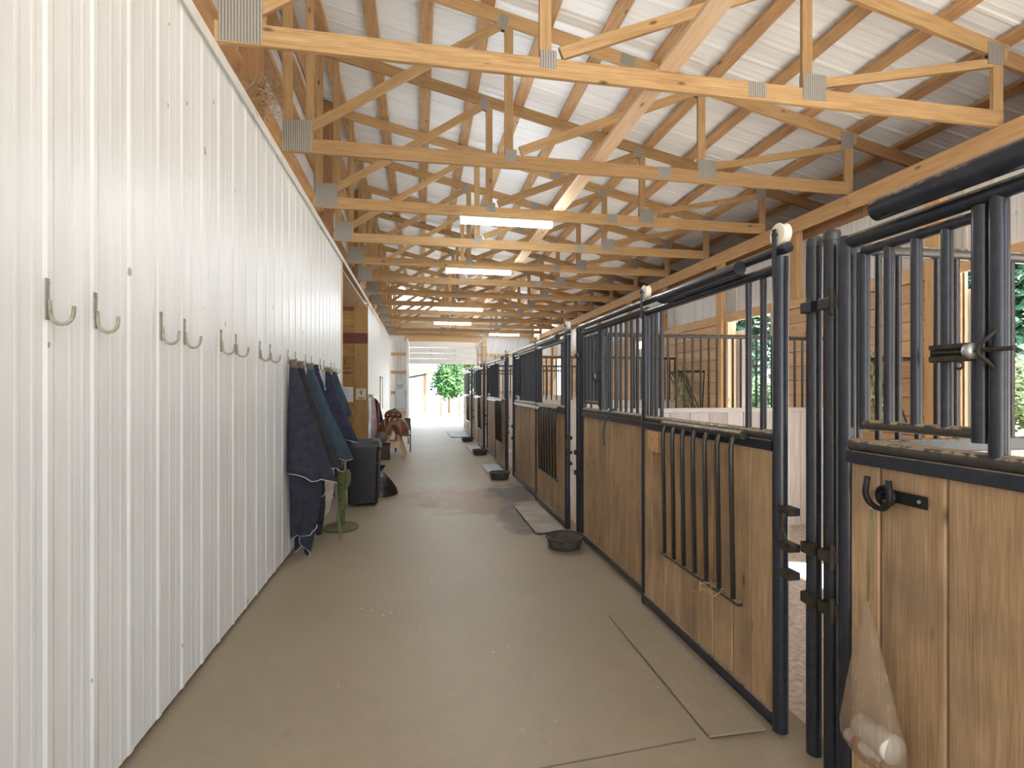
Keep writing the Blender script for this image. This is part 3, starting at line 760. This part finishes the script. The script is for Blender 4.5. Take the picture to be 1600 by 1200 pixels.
blanket(5.66, 'charcoal horse blanket hanging just behind the slate blue one', 'charcoal', .22, .24, .36, 2)
b3 = blanket(6.14, 'teal and cream horse blanket with cream lining showing', 'teal', .30, .26, .38, 3, 'velcro', 'cream')
blanket(6.45, 'dark blue horse blanket with small white tag', 'dkblue', .35, .24, .34, 4, 'dkblue', 'charcoal', False)
block('white_tag', (XL+.17, 6.40, 1.66), (XL+.176, 6.44, 1.69), 'paper', bpy.data.objects['horse_blanket.003'])
blanket(7.27, 'navy horse blanket with pale hem hanging above the black bin', 'navy', .45, .26, .36, 5)
blanket(7.82, 'teal horse blanket hanging nearest the pale corner board', 'teal', 1.0, .26, .2, 6, 'cream', 'teal', False)
st_ = bar('grey_stake', (XL+.42, 5.95, .0), (XL+.36, 5.99, .62), .05, .018, 'grey_wood', None, up=(1, 0, 0))
tag(st_, 'narrow grey wooden stake standing upright in front of the hanging blankets', 'stake')

# wheelie bin, bag, cactus post
bt = thing('trash_can', (-.88, 7.62, 0), 'black plastic wheeled trash can with dusty lid under the blankets', 'trash can')
def taper(name, x0, x1, y0, y1, z0, z1, k_, mat, parent, ch=.03, caps=(True, True), hole=None):
    cx, cy = (x0+x1)/2, (y0+y1)/2
    def ring(s_, z):
        hx, hy = (x1-x0)/2*s_, (y1-y0)/2*s_; c_ = ch
        return [(cx-hx+c_, cy-hy, z), (cx+hx-c_, cy-hy, z), (cx+hx, cy-hy+c_, z), (cx+hx, cy+hy-c_, z), (cx+hx-c_, cy+hy, z), (cx-hx+c_, cy+hy, z), (cx-hx, cy+hy-c_, z), (cx-hx, cy-hy+c_, z)]
    rings = [ring(1+(k_-1)*q/4, z0+(z1-z0)*q/4) for q in range(5)]
    v = [p for r_ in rings for p in r_]; f = [(a*8+i, a*8+(i+1) % 8, (a+1)*8+(i+1) % 8, (a+1)*8+i) for a in range(4) for i in range(8)]
    if caps[0]: f.append(tuple(range(7, -1, -1)))
    if caps[1]: f.append(tuple(range(32, 40)))
    if hole:   # top plate runs round a rectangular opening with a short inner lip
        a0, b0, a1, b1 = hole; n0 = len(v)
        v += [(a0, b0, z1), (a1, b0, z1), (a1, b1, z1), (a0, b1, z1), (a0, b0, z1-.03), (a1, b0, z1-.03), (a1, b1, z1-.03), (a0, b1, z1-.03)]
        q = [n0, n0+1, n0+2, n0+3]
        f += [(32, 33, q[1], q[0]), (33, 34, q[1]), (34, 35, q[2], q[1]), (35, 36, q[2]), (36, 37, q[3], q[2]), (37, 38, q[3]), (38, 39, q[0], q[3]), (39, 32, q[0])]
        f += [(n0+i, n0+(i+1) % 4, n0+4+(i+1) % 4, n0+4+i) for i in range(4)]
    me = mesh_from(name, v, f, mat); fixn(me); return put(name, me, None, parent)
taper('body', -1.010, -0.610, 7.540, 7.980, .05, .80, 1.12, 'bin', bt, .03, (True, False))
taper('rim', -1.050, -0.570, 7.500, 8.020, .80, .85, 1.0, 'bin', bt, .04, (False, False))
ld = taper('lid', -1.050, -0.570, 7.500, 8.040, .85, .93, .88, 'bin_lid', bt, .05, (False, False), (-.91, 7.62, -.69, 7.80))
for xx in (-1.030, -.66): lathe('wheel', [(0, -.02), (.08, -.02), (.09, -.01), (.09, .01), (.08, .02), (0, .02)], 'rubber', (xx, 8.000, .09), bt, 18, 'X')
tube('handle', (-0.990, 8.050, .88), (-0.630, 8.050, .88), .014, 'bin', bt, 10)
for zz in (.60, .70): block('body_rib', (-1.030, 7.525, zz), (-0.590, 7.540, zz+.02), 'bin', bt)
pb = thing('plastic_bag', (-.62, 8.35, 0), 'black plastic bag slumped on the floor behind the trash can', 'bag')
grid_mesh('bag_body', lambda u, v: (-.62+(.26*(1-v)**.8)*math.cos(6.283*u)*(1+.12*math.sin(19*u+4*v)), 8.35+(.24*(1-v)**.8)*math.sin(6.283*u)*(1+.1*math.sin(13*u)), .005+.40*v**.85), 36, 14, 'poly', pb, closed_u=True)
grid_mesh('bag_neck', lambda u, v: (-.62+(.015+.05*v)*math.cos(6.283*u)*(1+.3*math.sin(25*u)), 8.35+(.015+.05*v)*math.sin(6.283*u), .38+.08*v), 24, 5, 'poly', pb, closed_u=True)
ct = thing('cactus_post', (-.94, 6.42, 0), 'green cactus-shaped scratching post on a round base before the blankets', 'cactus post')
lathe('base', [(0, .0), (.20, .0), (.205, .02), (.19, .04), (.06, .045), (0, .045)], 'cactus_top', (-.94, 6.42, 0), ct)
lathe('trunk', [(.05, .04), (.048, .2), (.054, .36), (.050, .46), (.055, .60), (.045, .68), (.022, .715), (0, .72)], 'cactus', (-.94, 6.42, 0), ct, 20)
polytube('arm', [(-.94, 6.42, .40), (-1.00, 6.42, .42), (-1.04, 6.42, .47), (-1.045, 6.42, .56), (-1.04, 6.42, .62)], [.03, .035, .04, .04, .022], 'cactus_top', ct, 10)
polytube('arm', [(-.94, 6.42, .46), (-.89, 6.44, .49), (-.86, 6.45, .55), (-.862, 6.45, .66), (-.866, 6.45, .70)], [.026, .03, .034, .034, .02], 'cactus_top', ct, 10)

# ------------------------------------------------------------------ alcove signs, paper, switch
YA = 13.255
def board_sign(name, x0, x1, z0, z1, lab, word):
    t_ = thing(name, ((x0+x1)/2, YA, z0), lab, 'sign', 'alcove wall notices')
    block('sign_board', (x0, YA-.016, z0), (x1, YA-.002, z1), 'sign_brown', t_)
    lettering('lettering', word, (z1-z0)*.78, Matrix.Translation((x1-.055*len(word)-.03, YA-.018, z0+(z1-z0)*.24)) @ Matrix.Rotation(math.pi/2, 4, 'X'), 'sign_text', t_)
board_sign('small_sign', -1.98, -1.83, 2.26, 2.40, 'small square brown wooden sign above the longer brown sign in the alcove', 'E')
board_sign('long_sign', -2.05, -1.70, 2.06, 2.20, 'long brown wooden lettered sign in the alcove under the small square sign', 'REAK')
pp = thing('notice_paper', (-1.80, YA, 1.42), 'white paper notice with blue handwriting pinned in the alcove', 'notice', 'alcove wall notices')
block('sheet', (-1.95, YA-.006, 1.34), (-1.65, YA-.002, 1.72), 'paper', pp)
for k_ in range(7): block('writing_line', (-1.92, YA-.0085, 1.66-.04*k_), (-1.92+.10+.12*random.random(), YA-.0065, 1.668-.04*k_), 'blue_ink', pp)
sg = thing('plant_sign', (-1.46, YA, 1.40), 'cream card sign with a dark plant sketch on the alcove upright', 'sign', 'alcove wall notices')
block('card', (-1.58, YA-.014, 1.40), (-1.34, YA-.004, 1.68), 'cream_paper', sg)
for a, b_ in (((-1.46, 1.52), (-1.46, 1.62)), ((-1.46, 1.55), (-1.50, 1.60)), ((-1.46, 1.57), (-1.42, 1.63)), ((-1.46, 1.53), (-1.43, 1.56)), ((-1.46, 1.60), (-1.48, 1.65))):
    bar('plant_stroke', (a[0], YA-.0155, a[1]), (b_[0], YA-.0155, b_[1]), .014, .002, 'ink', sg, up=(0, 1, 0))
for k_ in range(2): block('caption_line', (-1.55+.02*k_, YA-.016, 1.445-.025*k_), (-1.37-.02*k_, YA-.0142, 1.457-.025*k_), 'ink', sg)
sw = thing('light_switch', (-1.70, YA, 1.05), 'pale switch plate on the alcove wall below the paper notice', 'switch', 'alcove wall notices')
block('plate', (-1.735, YA-.010, 1.0), (-1.665, YA-.002, 1.11), 'switch', sw); block('toggle', (-1.706, YA-.02, 1.04), (-1.694, YA-.010, 1.065), 'switch', sw)

# ------------------------------------------------------------------ clothes and saddle gear along the second wall
wp = thing('wooden_peg_board', (XL, 13.62, 1.50), 'small wooden peg board holding the jackets past the alcove', 'peg board')
block('board', (XL+.004, 13.45, 1.44), (XL+.022, 13.95, 1.54), 'wallboard', wp)
for k_ in range(4): tube('peg', (XL+.02, 13.52+.12*k_, 1.49), (XL+.09, 13.52+.12*k_, 1.51), .008, 'black_iron', wp, 8)
def garment(name, y, lab, mat, z0, z1, w_, d, seed, sub=None):
    t_ = thing(name, (XL, y, z0), lab, 'jacket' if 'jacket' in name else 'bag', 'gear on the peg board')
    ph = seed*1.7
    grid_mesh('cloth', lambda u, v: (XL+.05+d*math.sin(math.pi*u)**.8*(.25+.75*v**.5)*(1+.15*math.sin(9*u+ph)), y+(w_*(.3+.7*v**.6))*(u-.5)*2, z1+(z0-z1)*v+.04*math.sin(7*u+ph)*v), 20, 14, mat, t_, thick=.012)
    if sub: grid_mesh('sleeve', lambda u, v: (XL+.08+d*.9+.035*math.cos(6.283*u), y+.06+.05*math.sin(6.283*u)-.05*v, z1-.18+(z0+.12-z1+.18)*v), 12, 10, sub, t_, closed_u=True)
garment('striped_jacket', 13.56, 'pale striped jacket with maroon sleeve on the peg board', 'pink_cloth', .35, 1.48, .09, .16, 1, 'red_cloth')
garment('backpack', 13.86, 'black backpack hanging from the peg board beside the striped jacket', 'black_cloth', .80, 1.42, .13, .24, 2)
wf = structure('window_1', (XL, 17.0, 1.4))
block('frame_board', (XL-.02, 17.0, 1.0), (XL+.03, 17.08, 2.0), 'wallboard', wf); block('frame_board', (XL-.02, 17.9, 1.0), (XL+.03, 17.98, 2.0), 'wallboard', wf)
block('frame_board', (XL-.02, 17.0, 2.0), (XL+.03, 17.98, 2.08), 'wallboard', wf); block('pane', (XL-.015, 17.08, 1.0), (XL+.015, 17.9, 2.0), 'elec', wf)

sh = thing('saddle_rack', (-.72, 13.1, 0), 'wooden sawhorse saddle rack with splayed legs in the aisle', 'saddle rack')
block('ridge_beam', (-.98, 12.85, .64), (-.86, 13.55, .74), 'wallboard', sh)
for yy in (12.92, 13.45):
    for s_ in (-1, 1): bar('leg', (-.92+s_*.05, yy, .68), (-.92+s_*.28, yy-.03, .02), .09, .035, 'wallboard', sh, up=(0, 1, 0))
    bar('cross_piece', (-1.07, yy-.03, .30), (-.77, yy-.03, .30), .02, .16, 'pale', sh)
sd = thing('western_saddle', (-.92, 13.2, .74), 'brown leather western saddle with silver trim resting on the saddle rack', 'saddle')
def arch(w0, drop, yy, z, k_): a = math.pi*k_; return (-.92-w0*math.cos(a), yy, z+.12-drop*(1-math.sin(a)))
def dome(u, v):
    k_ = max(.02, 1-abs(2*v-1)**5)**.5; a = math.pi*u
    return (-.92-.36*k_*math.cos(a)*(1+.05*math.sin(9*v)), 12.80+.72*v, .66+.34*k_*math.sin(a)**.8-.10*abs(math.cos(a))**3)
grid_mesh('skirt', dome, 26, 18, 'leather', sd, thick=.02)
for k_ in range(4): polytube('silver_lacing', [Vector(dome(.2+.15*k_+.03*q, .04+.03*q))+Vector((0, -.012, .012)) for q in range(6)], .008, 'silver', sd, 6)
block('saddle_tree', (-.99, 12.95, .742), (-.85, 13.40, .965), 'dk_leather', sd)
grid_mesh('seat', lambda u, v: arch(.19, .12, 12.92+.44*v, .88+.16*(2*v-1)**2*(1 if v < .5 else .7), u), 16, 14, 'dk_leather', sd, thick=.02)
grid_mesh('cantle', lambda u, v: (-.92-.20*math.cos(math.pi*u), 12.90-.04*v, .98+.16*v*math.sin(math.pi*u)**.5), 16, 6, 'leather', sd, thick=.025)
polytube('horn', [(-.92, 13.38, 1.04), (-.92, 13.40, 1.13), (-.92, 13.39, 1.17)], [.03, .022, .034], 'dk_leather', sd, 12)
for s_ in (-1, 1):
    grid_mesh('fender', lambda u, v: (-.92+s_*(.30+.05*v), 13.02+.16*u, .78-.34*v), 6, 8, 'leather', sd, thick=.015)
    polytube('stirrup', [(-.92+s_*.36, 13.10+.07*math.cos(a), .37+.07*math.sin(a)) for a in [k_*math.pi/6 for k_ in range(12)]], .014, 'dk_leather', sd, 8, True)
for k_ in range(5): lathe('silver_concho', [(0, .012), (.018, .009), (.022, 0)], 'silver', (-.92+.13*(k_-2), 12.875, 1.05-.02*abs(k_-2)), sd, 10, 'Y')
tb = thing('tack_box', (-1.12, 12.7, 0), 'low dark tack box on the floor under the rolled pad', 'box')
block('box_body', (-1.28, 12.55, 0), (-.98, 12.84, .34), 'dk_leather', tb); block('box_lid', (-1.29, 12.54, .342), (-.97, 12.85, .375), 'rubber', tb)
rp = thing('rolled_pad', (-1.18, 12.69, .375), 'rolled grey saddle pad lying on the dark tack box by the saddle', 'saddle pad')
lathe('roll', [(0, -.16), (.05, -.15), (.06, -.16), (.13, -.155), (.14, -.13), (.14, .13), (.13, .155), (0, .16)], 'canvas', (-1.18, 12.69, .517), rp, 24, 'Y')
for yy in (-.07, .07): lathe('strap', [(.139, -.015), (.144, -.012), (.144, .012), (.139, .015)], 'dk_leather', (-1.18, 12.69+yy, .517), rp, 24, 'Y')
fc = thing('folding_chair', (-.45, 14.0, 0), 'olive fabric folding chair with dark metal legs behind the saddle rack', 'chair')
block('seat', (-.66, 13.82, .42), (-.26, 14.20, .45), 'olive', fc); block('backrest', (-.66, 14.19, .55), (-.26, 14.22, .88), 'olive', fc)
for xx in (-.65, -.27):
    for y_, z_ in ((13.83, .42), (14.20, .88)): tube('leg', (xx, y_, 0), (xx, y_, z_), .012, 'black_iron', fc, 8)
for o_ in (sh, sd, rp, tb): o_.location.x += .26
for o_ in (rp, tb): o_.location.y -= .14
# electrical gear on the end wall
ep = thing('electrical_panel', (-.86, Y1-.1, .9), 'tall grey electrical panel box on the end wall', 'electrical panel', 'electrical boxes on end wall')
block('box', (-1.10, Y1-.18, .80), (-.66, Y1-.065, 1.66), 'elec', ep, .008); block('door_leaf', (-1.07, Y1-.19, .84), (-.69, Y1-.18, 1.62), 'elec', ep, .004)
ej = thing('junction_box', (-.88, Y1-.1, 1.9), 'small square grey junction box above the electrical panel', 'junction box', 'electrical boxes on end wall')
block('box', (-1.04, Y1-.17, 1.86), (-.74, Y1-.065, 2.18), 'elec', ej, .008)
for k_, xx in enumerate((-1.0, -.92, -.84)): tube('conduit', (xx, Y1-.11, 1.66), (xx, Y1-.11, 1.86), .018, 'galv', ej, 8)
for k_, xx in enumerate((-.98, -.86)): tube('conduit', (xx, Y1-.11, 2.18), (xx, Y1-.11, 3.5), .014, 'galv', ej, 8)

# ------------------------------------------------------------------ things on and by the stall fronts
XF = XR-.0
pl = thing('wooden_plaque', (XR-.06, 3.515, 1.215), 'small square wooden plaque with a horseshoe outline on the stall door', 'plaque')
block('plaque_board', (XR-.078, 3.43, 1.215), (XR-.052, 3.60, 1.365), 'beam', pl)
polytube('horseshoe_outline', [(XR-.080, 3.515+.04*math.cos(a), 1.285+.045*math.sin(a)) for a in [math.radians(-60-240*k_/14+0) for k_ in range(15)]], .004, 'wallboard', pl, 6)
bs = thing('blue_strap', (XR-.03, 4.55, 1.2), 'blue webbing strap knotted on the stall sill and hanging down', 'strap')
yb = 4.55
polytube('strap_loop', [(XR+.02+.05*math.cos(a), yb+.01*math.sin(2*a), 1.44+.045*math.sin(a)) for a in [k_*math.pi/6 for k_ in range(12)]], .010, 'blue_web', bs, 6, True)
grid_mesh('strap_tail', lambda u, v: (XR-.035-.012*math.sin(3*v), yb+.03+.03*(u-.5)+.05*math.sin(2.2*v), 1.42-.28*v), 4, 14, 'blue_web', bs, thick=.004)
hh = thing('horseshoe_hook', (XR-.03, 1.615, 1.2), 'black horseshoe hook screwed to the boards above the net bag', 'hook')
xh = XR-.004
block('back_plate', (xh-.008, 1.510, 1.255), (xh-.001, 1.700, 1.30), 'black_iron', hh)
polytube('horseshoe', [(xh-.05-.01*abs(math.cos(a)), 1.655+.052*math.cos(a), 1.285+.055*math.sin(a)+(.03 if k_ in (0, 16) else 0)) for k_, a in enumerate([math.radians(150+240*q/16) for q in range(17)])], .011, 'black_iron', hh, 8)
polytube('hook_ring', [(xh-.025, 1.655+.035*math.cos(a), 1.275+.035*math.sin(a)) for a in [k_*math.pi/8 for k_ in range(16)]], .008, 'black_iron', hh, 8, True)
tube('stem', (xh-.004, 1.655, 1.275), (xh-.055, 1.655, 1.275), .012, 'black_iron', hh, 10)
for yy in (1.535, 1.685): tube('screw', (xh-.012, yy, 1.278), (xh-.007, yy, 1.278), .007, 'galv', hh, 8)
nb_ = thing('net_bag', (xh-.06, 1.655, .25), 'tan net bag hanging by twine from the horseshoe hook', 'net bag')
polytube('twine', [(xh-.055, 1.690, 1.235), (xh-.06, 1.693, 1.1), (xh-.065, 1.690, .87)], .0025, 'twine', nb_, 6)
polytube('twine', [(xh-.05, 1.677, 1.235), (xh-.058, 1.683, 1.1), (xh-.065, 1.688, .87)], .0025, 'twine', nb_, 6)
lathe('twine_knot', [(0, -.012), (.008, -.006), (.009, .004), (0, .012)], 'piping', (xh-.055, 1.683, 1.232), nb_, 10)
def netf(u, v):
    r_ = .006+.118*min(1, v*1.25)**.9; bot = max(0, (v-.85)/.15); r_ *= (1-bot*bot)**.5 if bot < 1 else 0.001
    cy = 1.690-.03*v
    return (xh-.075+.62*r_*math.cos(6.283*u)*(1+.05*math.sin(40*u)), cy+r_*math.sin(6.283*u)*(1+.04*math.sin(34*u)), .87-.60*v)
grid_mesh('net', netf, 40, 26, 'net', nb_, closed_u=True)
bo = thing('white_jar', (xh-.075, 1.645, .35), 'white plastic jar lying inside the net bag', 'jar', 'containers in the net bag')
lathe('jar_body', [(0, -.07), (.045, -.07), (.047, .05), (.05, .055), (.05, .075), (0, .078)], 'bottle', (xh-.080, 1.640, .385), bo, 20, 'Y')
bo2 = thing('labelled_bottle', (xh-.075, 1.695, .33), 'small white bottle with a red label inside the net bag', 'bottle', 'containers in the net bag')
lathe('bottle_body', [(0, -.07), (.024, -.07), (.026, .03), (.012, .05), (.012, .07), (0, .07)], 'bottle', (xh-.085, 1.690, .318), bo2, 16, 'Y')
lathe('bottle_label', [(.0265, -.03), (.0272, -.028), (.0272, .0), (.0265, .002)], 'red_label', (xh-.085, 1.690, .318), bo2, 16, 'Y')

# feed pans and ramps
BW = [(1.50, 5.25, 'black rubber feed pan on the floor beside the blue strap stall front'), (1.45, 9.45, 'black rubber feed pan, second one along the stalls past the blue strap'),
      (1.49, 13.0, 'black rubber feed pan, third one along the stalls past the blue strap'), (1.47, 16.3, 'black rubber feed pan, last one towards the overhead door')]
for x, y, lb in BW:
    t_ = thing('feed_pan', (x, y, 0), lb, 'feed pan', 'rubber feed pans along the stalls')
    lathe('pan', [(0, .002), (.155, .002), (.165, .01), (.19, .115), (.185, .12), (.175, .115), (.152, .022), (0, .018)], 'bowl', (x, y, 0), t_, 32)
    lathe('rolled_rim', [(.186, .108), (.203, .112), (.205, .122), (.196, .130), (.182, .126)], 'bowl', (x, y, 0), t_, 32)
RM = [(1.36, 1.66, 2.25, 3.58, 'floor', 'flush worn ramp plate at the plaque stall door'), (1.30, 1.66, 5.75, 7.12, 'mat', 'worn plywood ramp beside the wet stain'),
      (1.30, 1.66, 9.75, 11.1, 'steel_plate', 'pale ramp plate beside the second feed pan'), (1.30, 1.66, 13.4, 14.8, 'steel_plate', 'pale ramp plate beside the third feed pan'), (1.0, 1.66, 17.6, 20.2, 'steel_plate', 'pale ramp plate nearest the overhead door')]
for j, (x0, x1, y0, y1, mt, lb) in enumerate(RM):
    hz = .020 if j == 0 else .028
    t_ = thing('ramp_plate', ((x0+x1)/2, (y0+y1)/2, 0), lb, 'ramp', 'ramps before the stall doors')
    block('ramp_top', (x0, y0, hz-.009), (x1, y1, hz), mt, t_, .001)
    for xb in (x0+.06, x1-.06): block('shade_gap_batten', (xb-.02, y0+.03, 0), (xb+.02, y1-.03, hz-.0095), 'grey_wood', t_)  # added supports that lift the plate so its open edge falls in shade
# loose straw on the floor and in the grille foot, bird nest
for j, (x, y, z_) in enumerate(((.6, 3.4, .004), (-.4, 3.0, .004), (.9, 4.4, .004), (-.7, 4.2, .004), (.2, 5.6, .004), (.5, 2.6, .004))):
    o = straw_tuft('straw_scrap', 14, .018, .22, 'straw', (x, y, z_), None, .004, 20+j, .0015); o['kind'] = 'stuff'
    tag(o, 'loose straw scraps scattered over the concrete aisle floor', 'straw', 'straw scraps on the floor')
gs = straw_tuft('hay_wisp', 46, .05, .055, 'straw', (XR-.11, 2.62, .565), None, .25, 33, .0018); gs['kind'] = 'stuff'; tag(gs, 'wisps of hay caught on the foot of the lowered grille', 'hay')
bn = straw_tuft('bird_nest', 260, .13, .075, 'nest', (-1.28, 4.32, 3.99), None, .8, 44, .0022); tag(bn, 'straggly straw bird nest tucked beside the brown post above the wall', 'bird nest')

# ------------------------------------------------------------------ outdoors
def tree(name, loc, h, r, mat, lab, n=2600, conifer=False, seed=0, leaf=.16, group=None):
    rnd = random.Random(seed); t_ = thing(name, loc, lab, 'tree', group); x, y, z = loc
    lathe('trunk', [(0, 0), (.10*h/6+.04, 0), (.06*h/6+.03, h*.5), (.02, h*.85), (0, h*.86)], 'bark', loc, t_, 10)
    v = []; f = []
    for k_ in range(n):
        if conifer:
            q = rnd.random()**.8; zz = h*(.12+.88*q); rr = r*(1-q)*(.55+.45*rnd.random())+.05; a = rnd.uniform(0, 6.283)
            p = Vector((rr*math.cos(a), rr*math.sin(a), zz-.25*rr))
        else:
            d = Vector((rnd.gauss(0, 1), rnd.gauss(0, 1), rnd.gauss(0, 1))).normalized()*(rnd.random()**.4)
            lob = 1+.22*math.sin(4*math.atan2(d.y, d.x)+seed)+.18*math.sin(5*d.z+seed)
            p = Vector((d.x*r*lob, d.y*r*lob, h*.62+d.z*h*.40*lob))
        a = Vector((rnd.gauss(0, 1), rnd.gauss(0, 1), rnd.gauss(0, .6))).normalized(); b_ = a.orthogonal().normalized()
        L = leaf*rnd.uniform(.6, 1.3); i0 = len(v)
        v += [p-a*L, p+b_*L*.5, p+a*L, p-b_*L*.5]; f.append((i0, i0+1, i0+2, i0+3))
    put('crown', mesh_from('crown', v, f, mat), Matrix.Translation(loc), t_)
tree('leafy_tree', (1.95, 36, -.05), 3.9, 1.05, 'leaf', 'bright green leafy tree outside the overhead door', 4200, False, 3, .13)
tree('leafy_tree', (4.9, 46, -.05), 7.0, 2.7, 'leaf_pale', 'pale blossoming tree behind the bright green one', 4500, False, 5, .22)
tree('conifer', (19, 27, -.05), 11, 3.2, 'leaf_dark', 'tall dark conifer seen through the stall past the blue strap', 5000, True, 6, .30, 'trees beside the paddock')
tree('conifer', (21, 15.5, -.05), 9, 3.0, 'leaf_dark', 'dark conifer seen between the bars by the gate latch', 5000, True, 7, .30, 'trees beside the paddock')
tree('conifer', (24, 44, -.05), 11, 3.5, 'leaf_dark', 'dark conifer furthest along the paddock towards the overhead door', 4000, True, 8, .34, 'trees beside the paddock')
tree('paddock_bush', (15.5, 11.2, -.05), 2.6, 1.7, 'leaf_pale', 'light green bush below the conifer by the gate latch', 3600, False, 9, .12)
tree('paddock_bush', (15.0, 20.6, -.05), 2.2, 1.5, 'leaf', 'green bush below the tall dark conifer', 3000, False, 11, .12)
hb = thing('outbuilding', (-4, 38, 0), 'pale outbuilding with teal metal roof outside the overhead door', 'building')
block('wall_face', (-9, 38, -.05), (.2, 44, 2.7), 'stucco', hb)
rf = put('roof', mesh_from('roof', [(-5, 37.2, 4.2), (1.5, 37.2, 2.68), (1.5, 45, 2.68), (-5, 45, 4.2), (-5, 37.2, 4.32), (1.5, 37.2, 2.8), (1.5, 45, 2.8), (-5, 45, 4.32)],
         [(0, 1, 2, 3), (7, 6, 5, 4), (0, 4, 5, 1), (1, 5, 6, 2), (2, 6, 7, 3), (3, 7, 4, 0)], 'teal_roof'), None, hb)
bar('fascia', (-5, 37.16, 4.10), (1.5, 37.16, 2.58), .05, .22, 'fascia', hb)
block('corner_post', (.2, 37.9, -.05), (.42, 38.1, 2.7), 'fascia', hb)
bar('door_track', (-3.5, 37.9, 1.9), (1.0, 37.6, 2.85), .08, .12, 'black_iron', hb)
for j, (x, w_) in enumerate(((1.2, 'beside the outbuilding'), (2.3, 'under the bright green tree'), (3.4, 'under the pale blossoming tree'))):
    p_ = block('paddock_post', (x-.06, 31, -.05), (x+.06, 31.12, 1.15), 'bark'); tag(p_, 'weathered wooden paddock fence post '+w_, 'fence post', 'paddock fence posts')
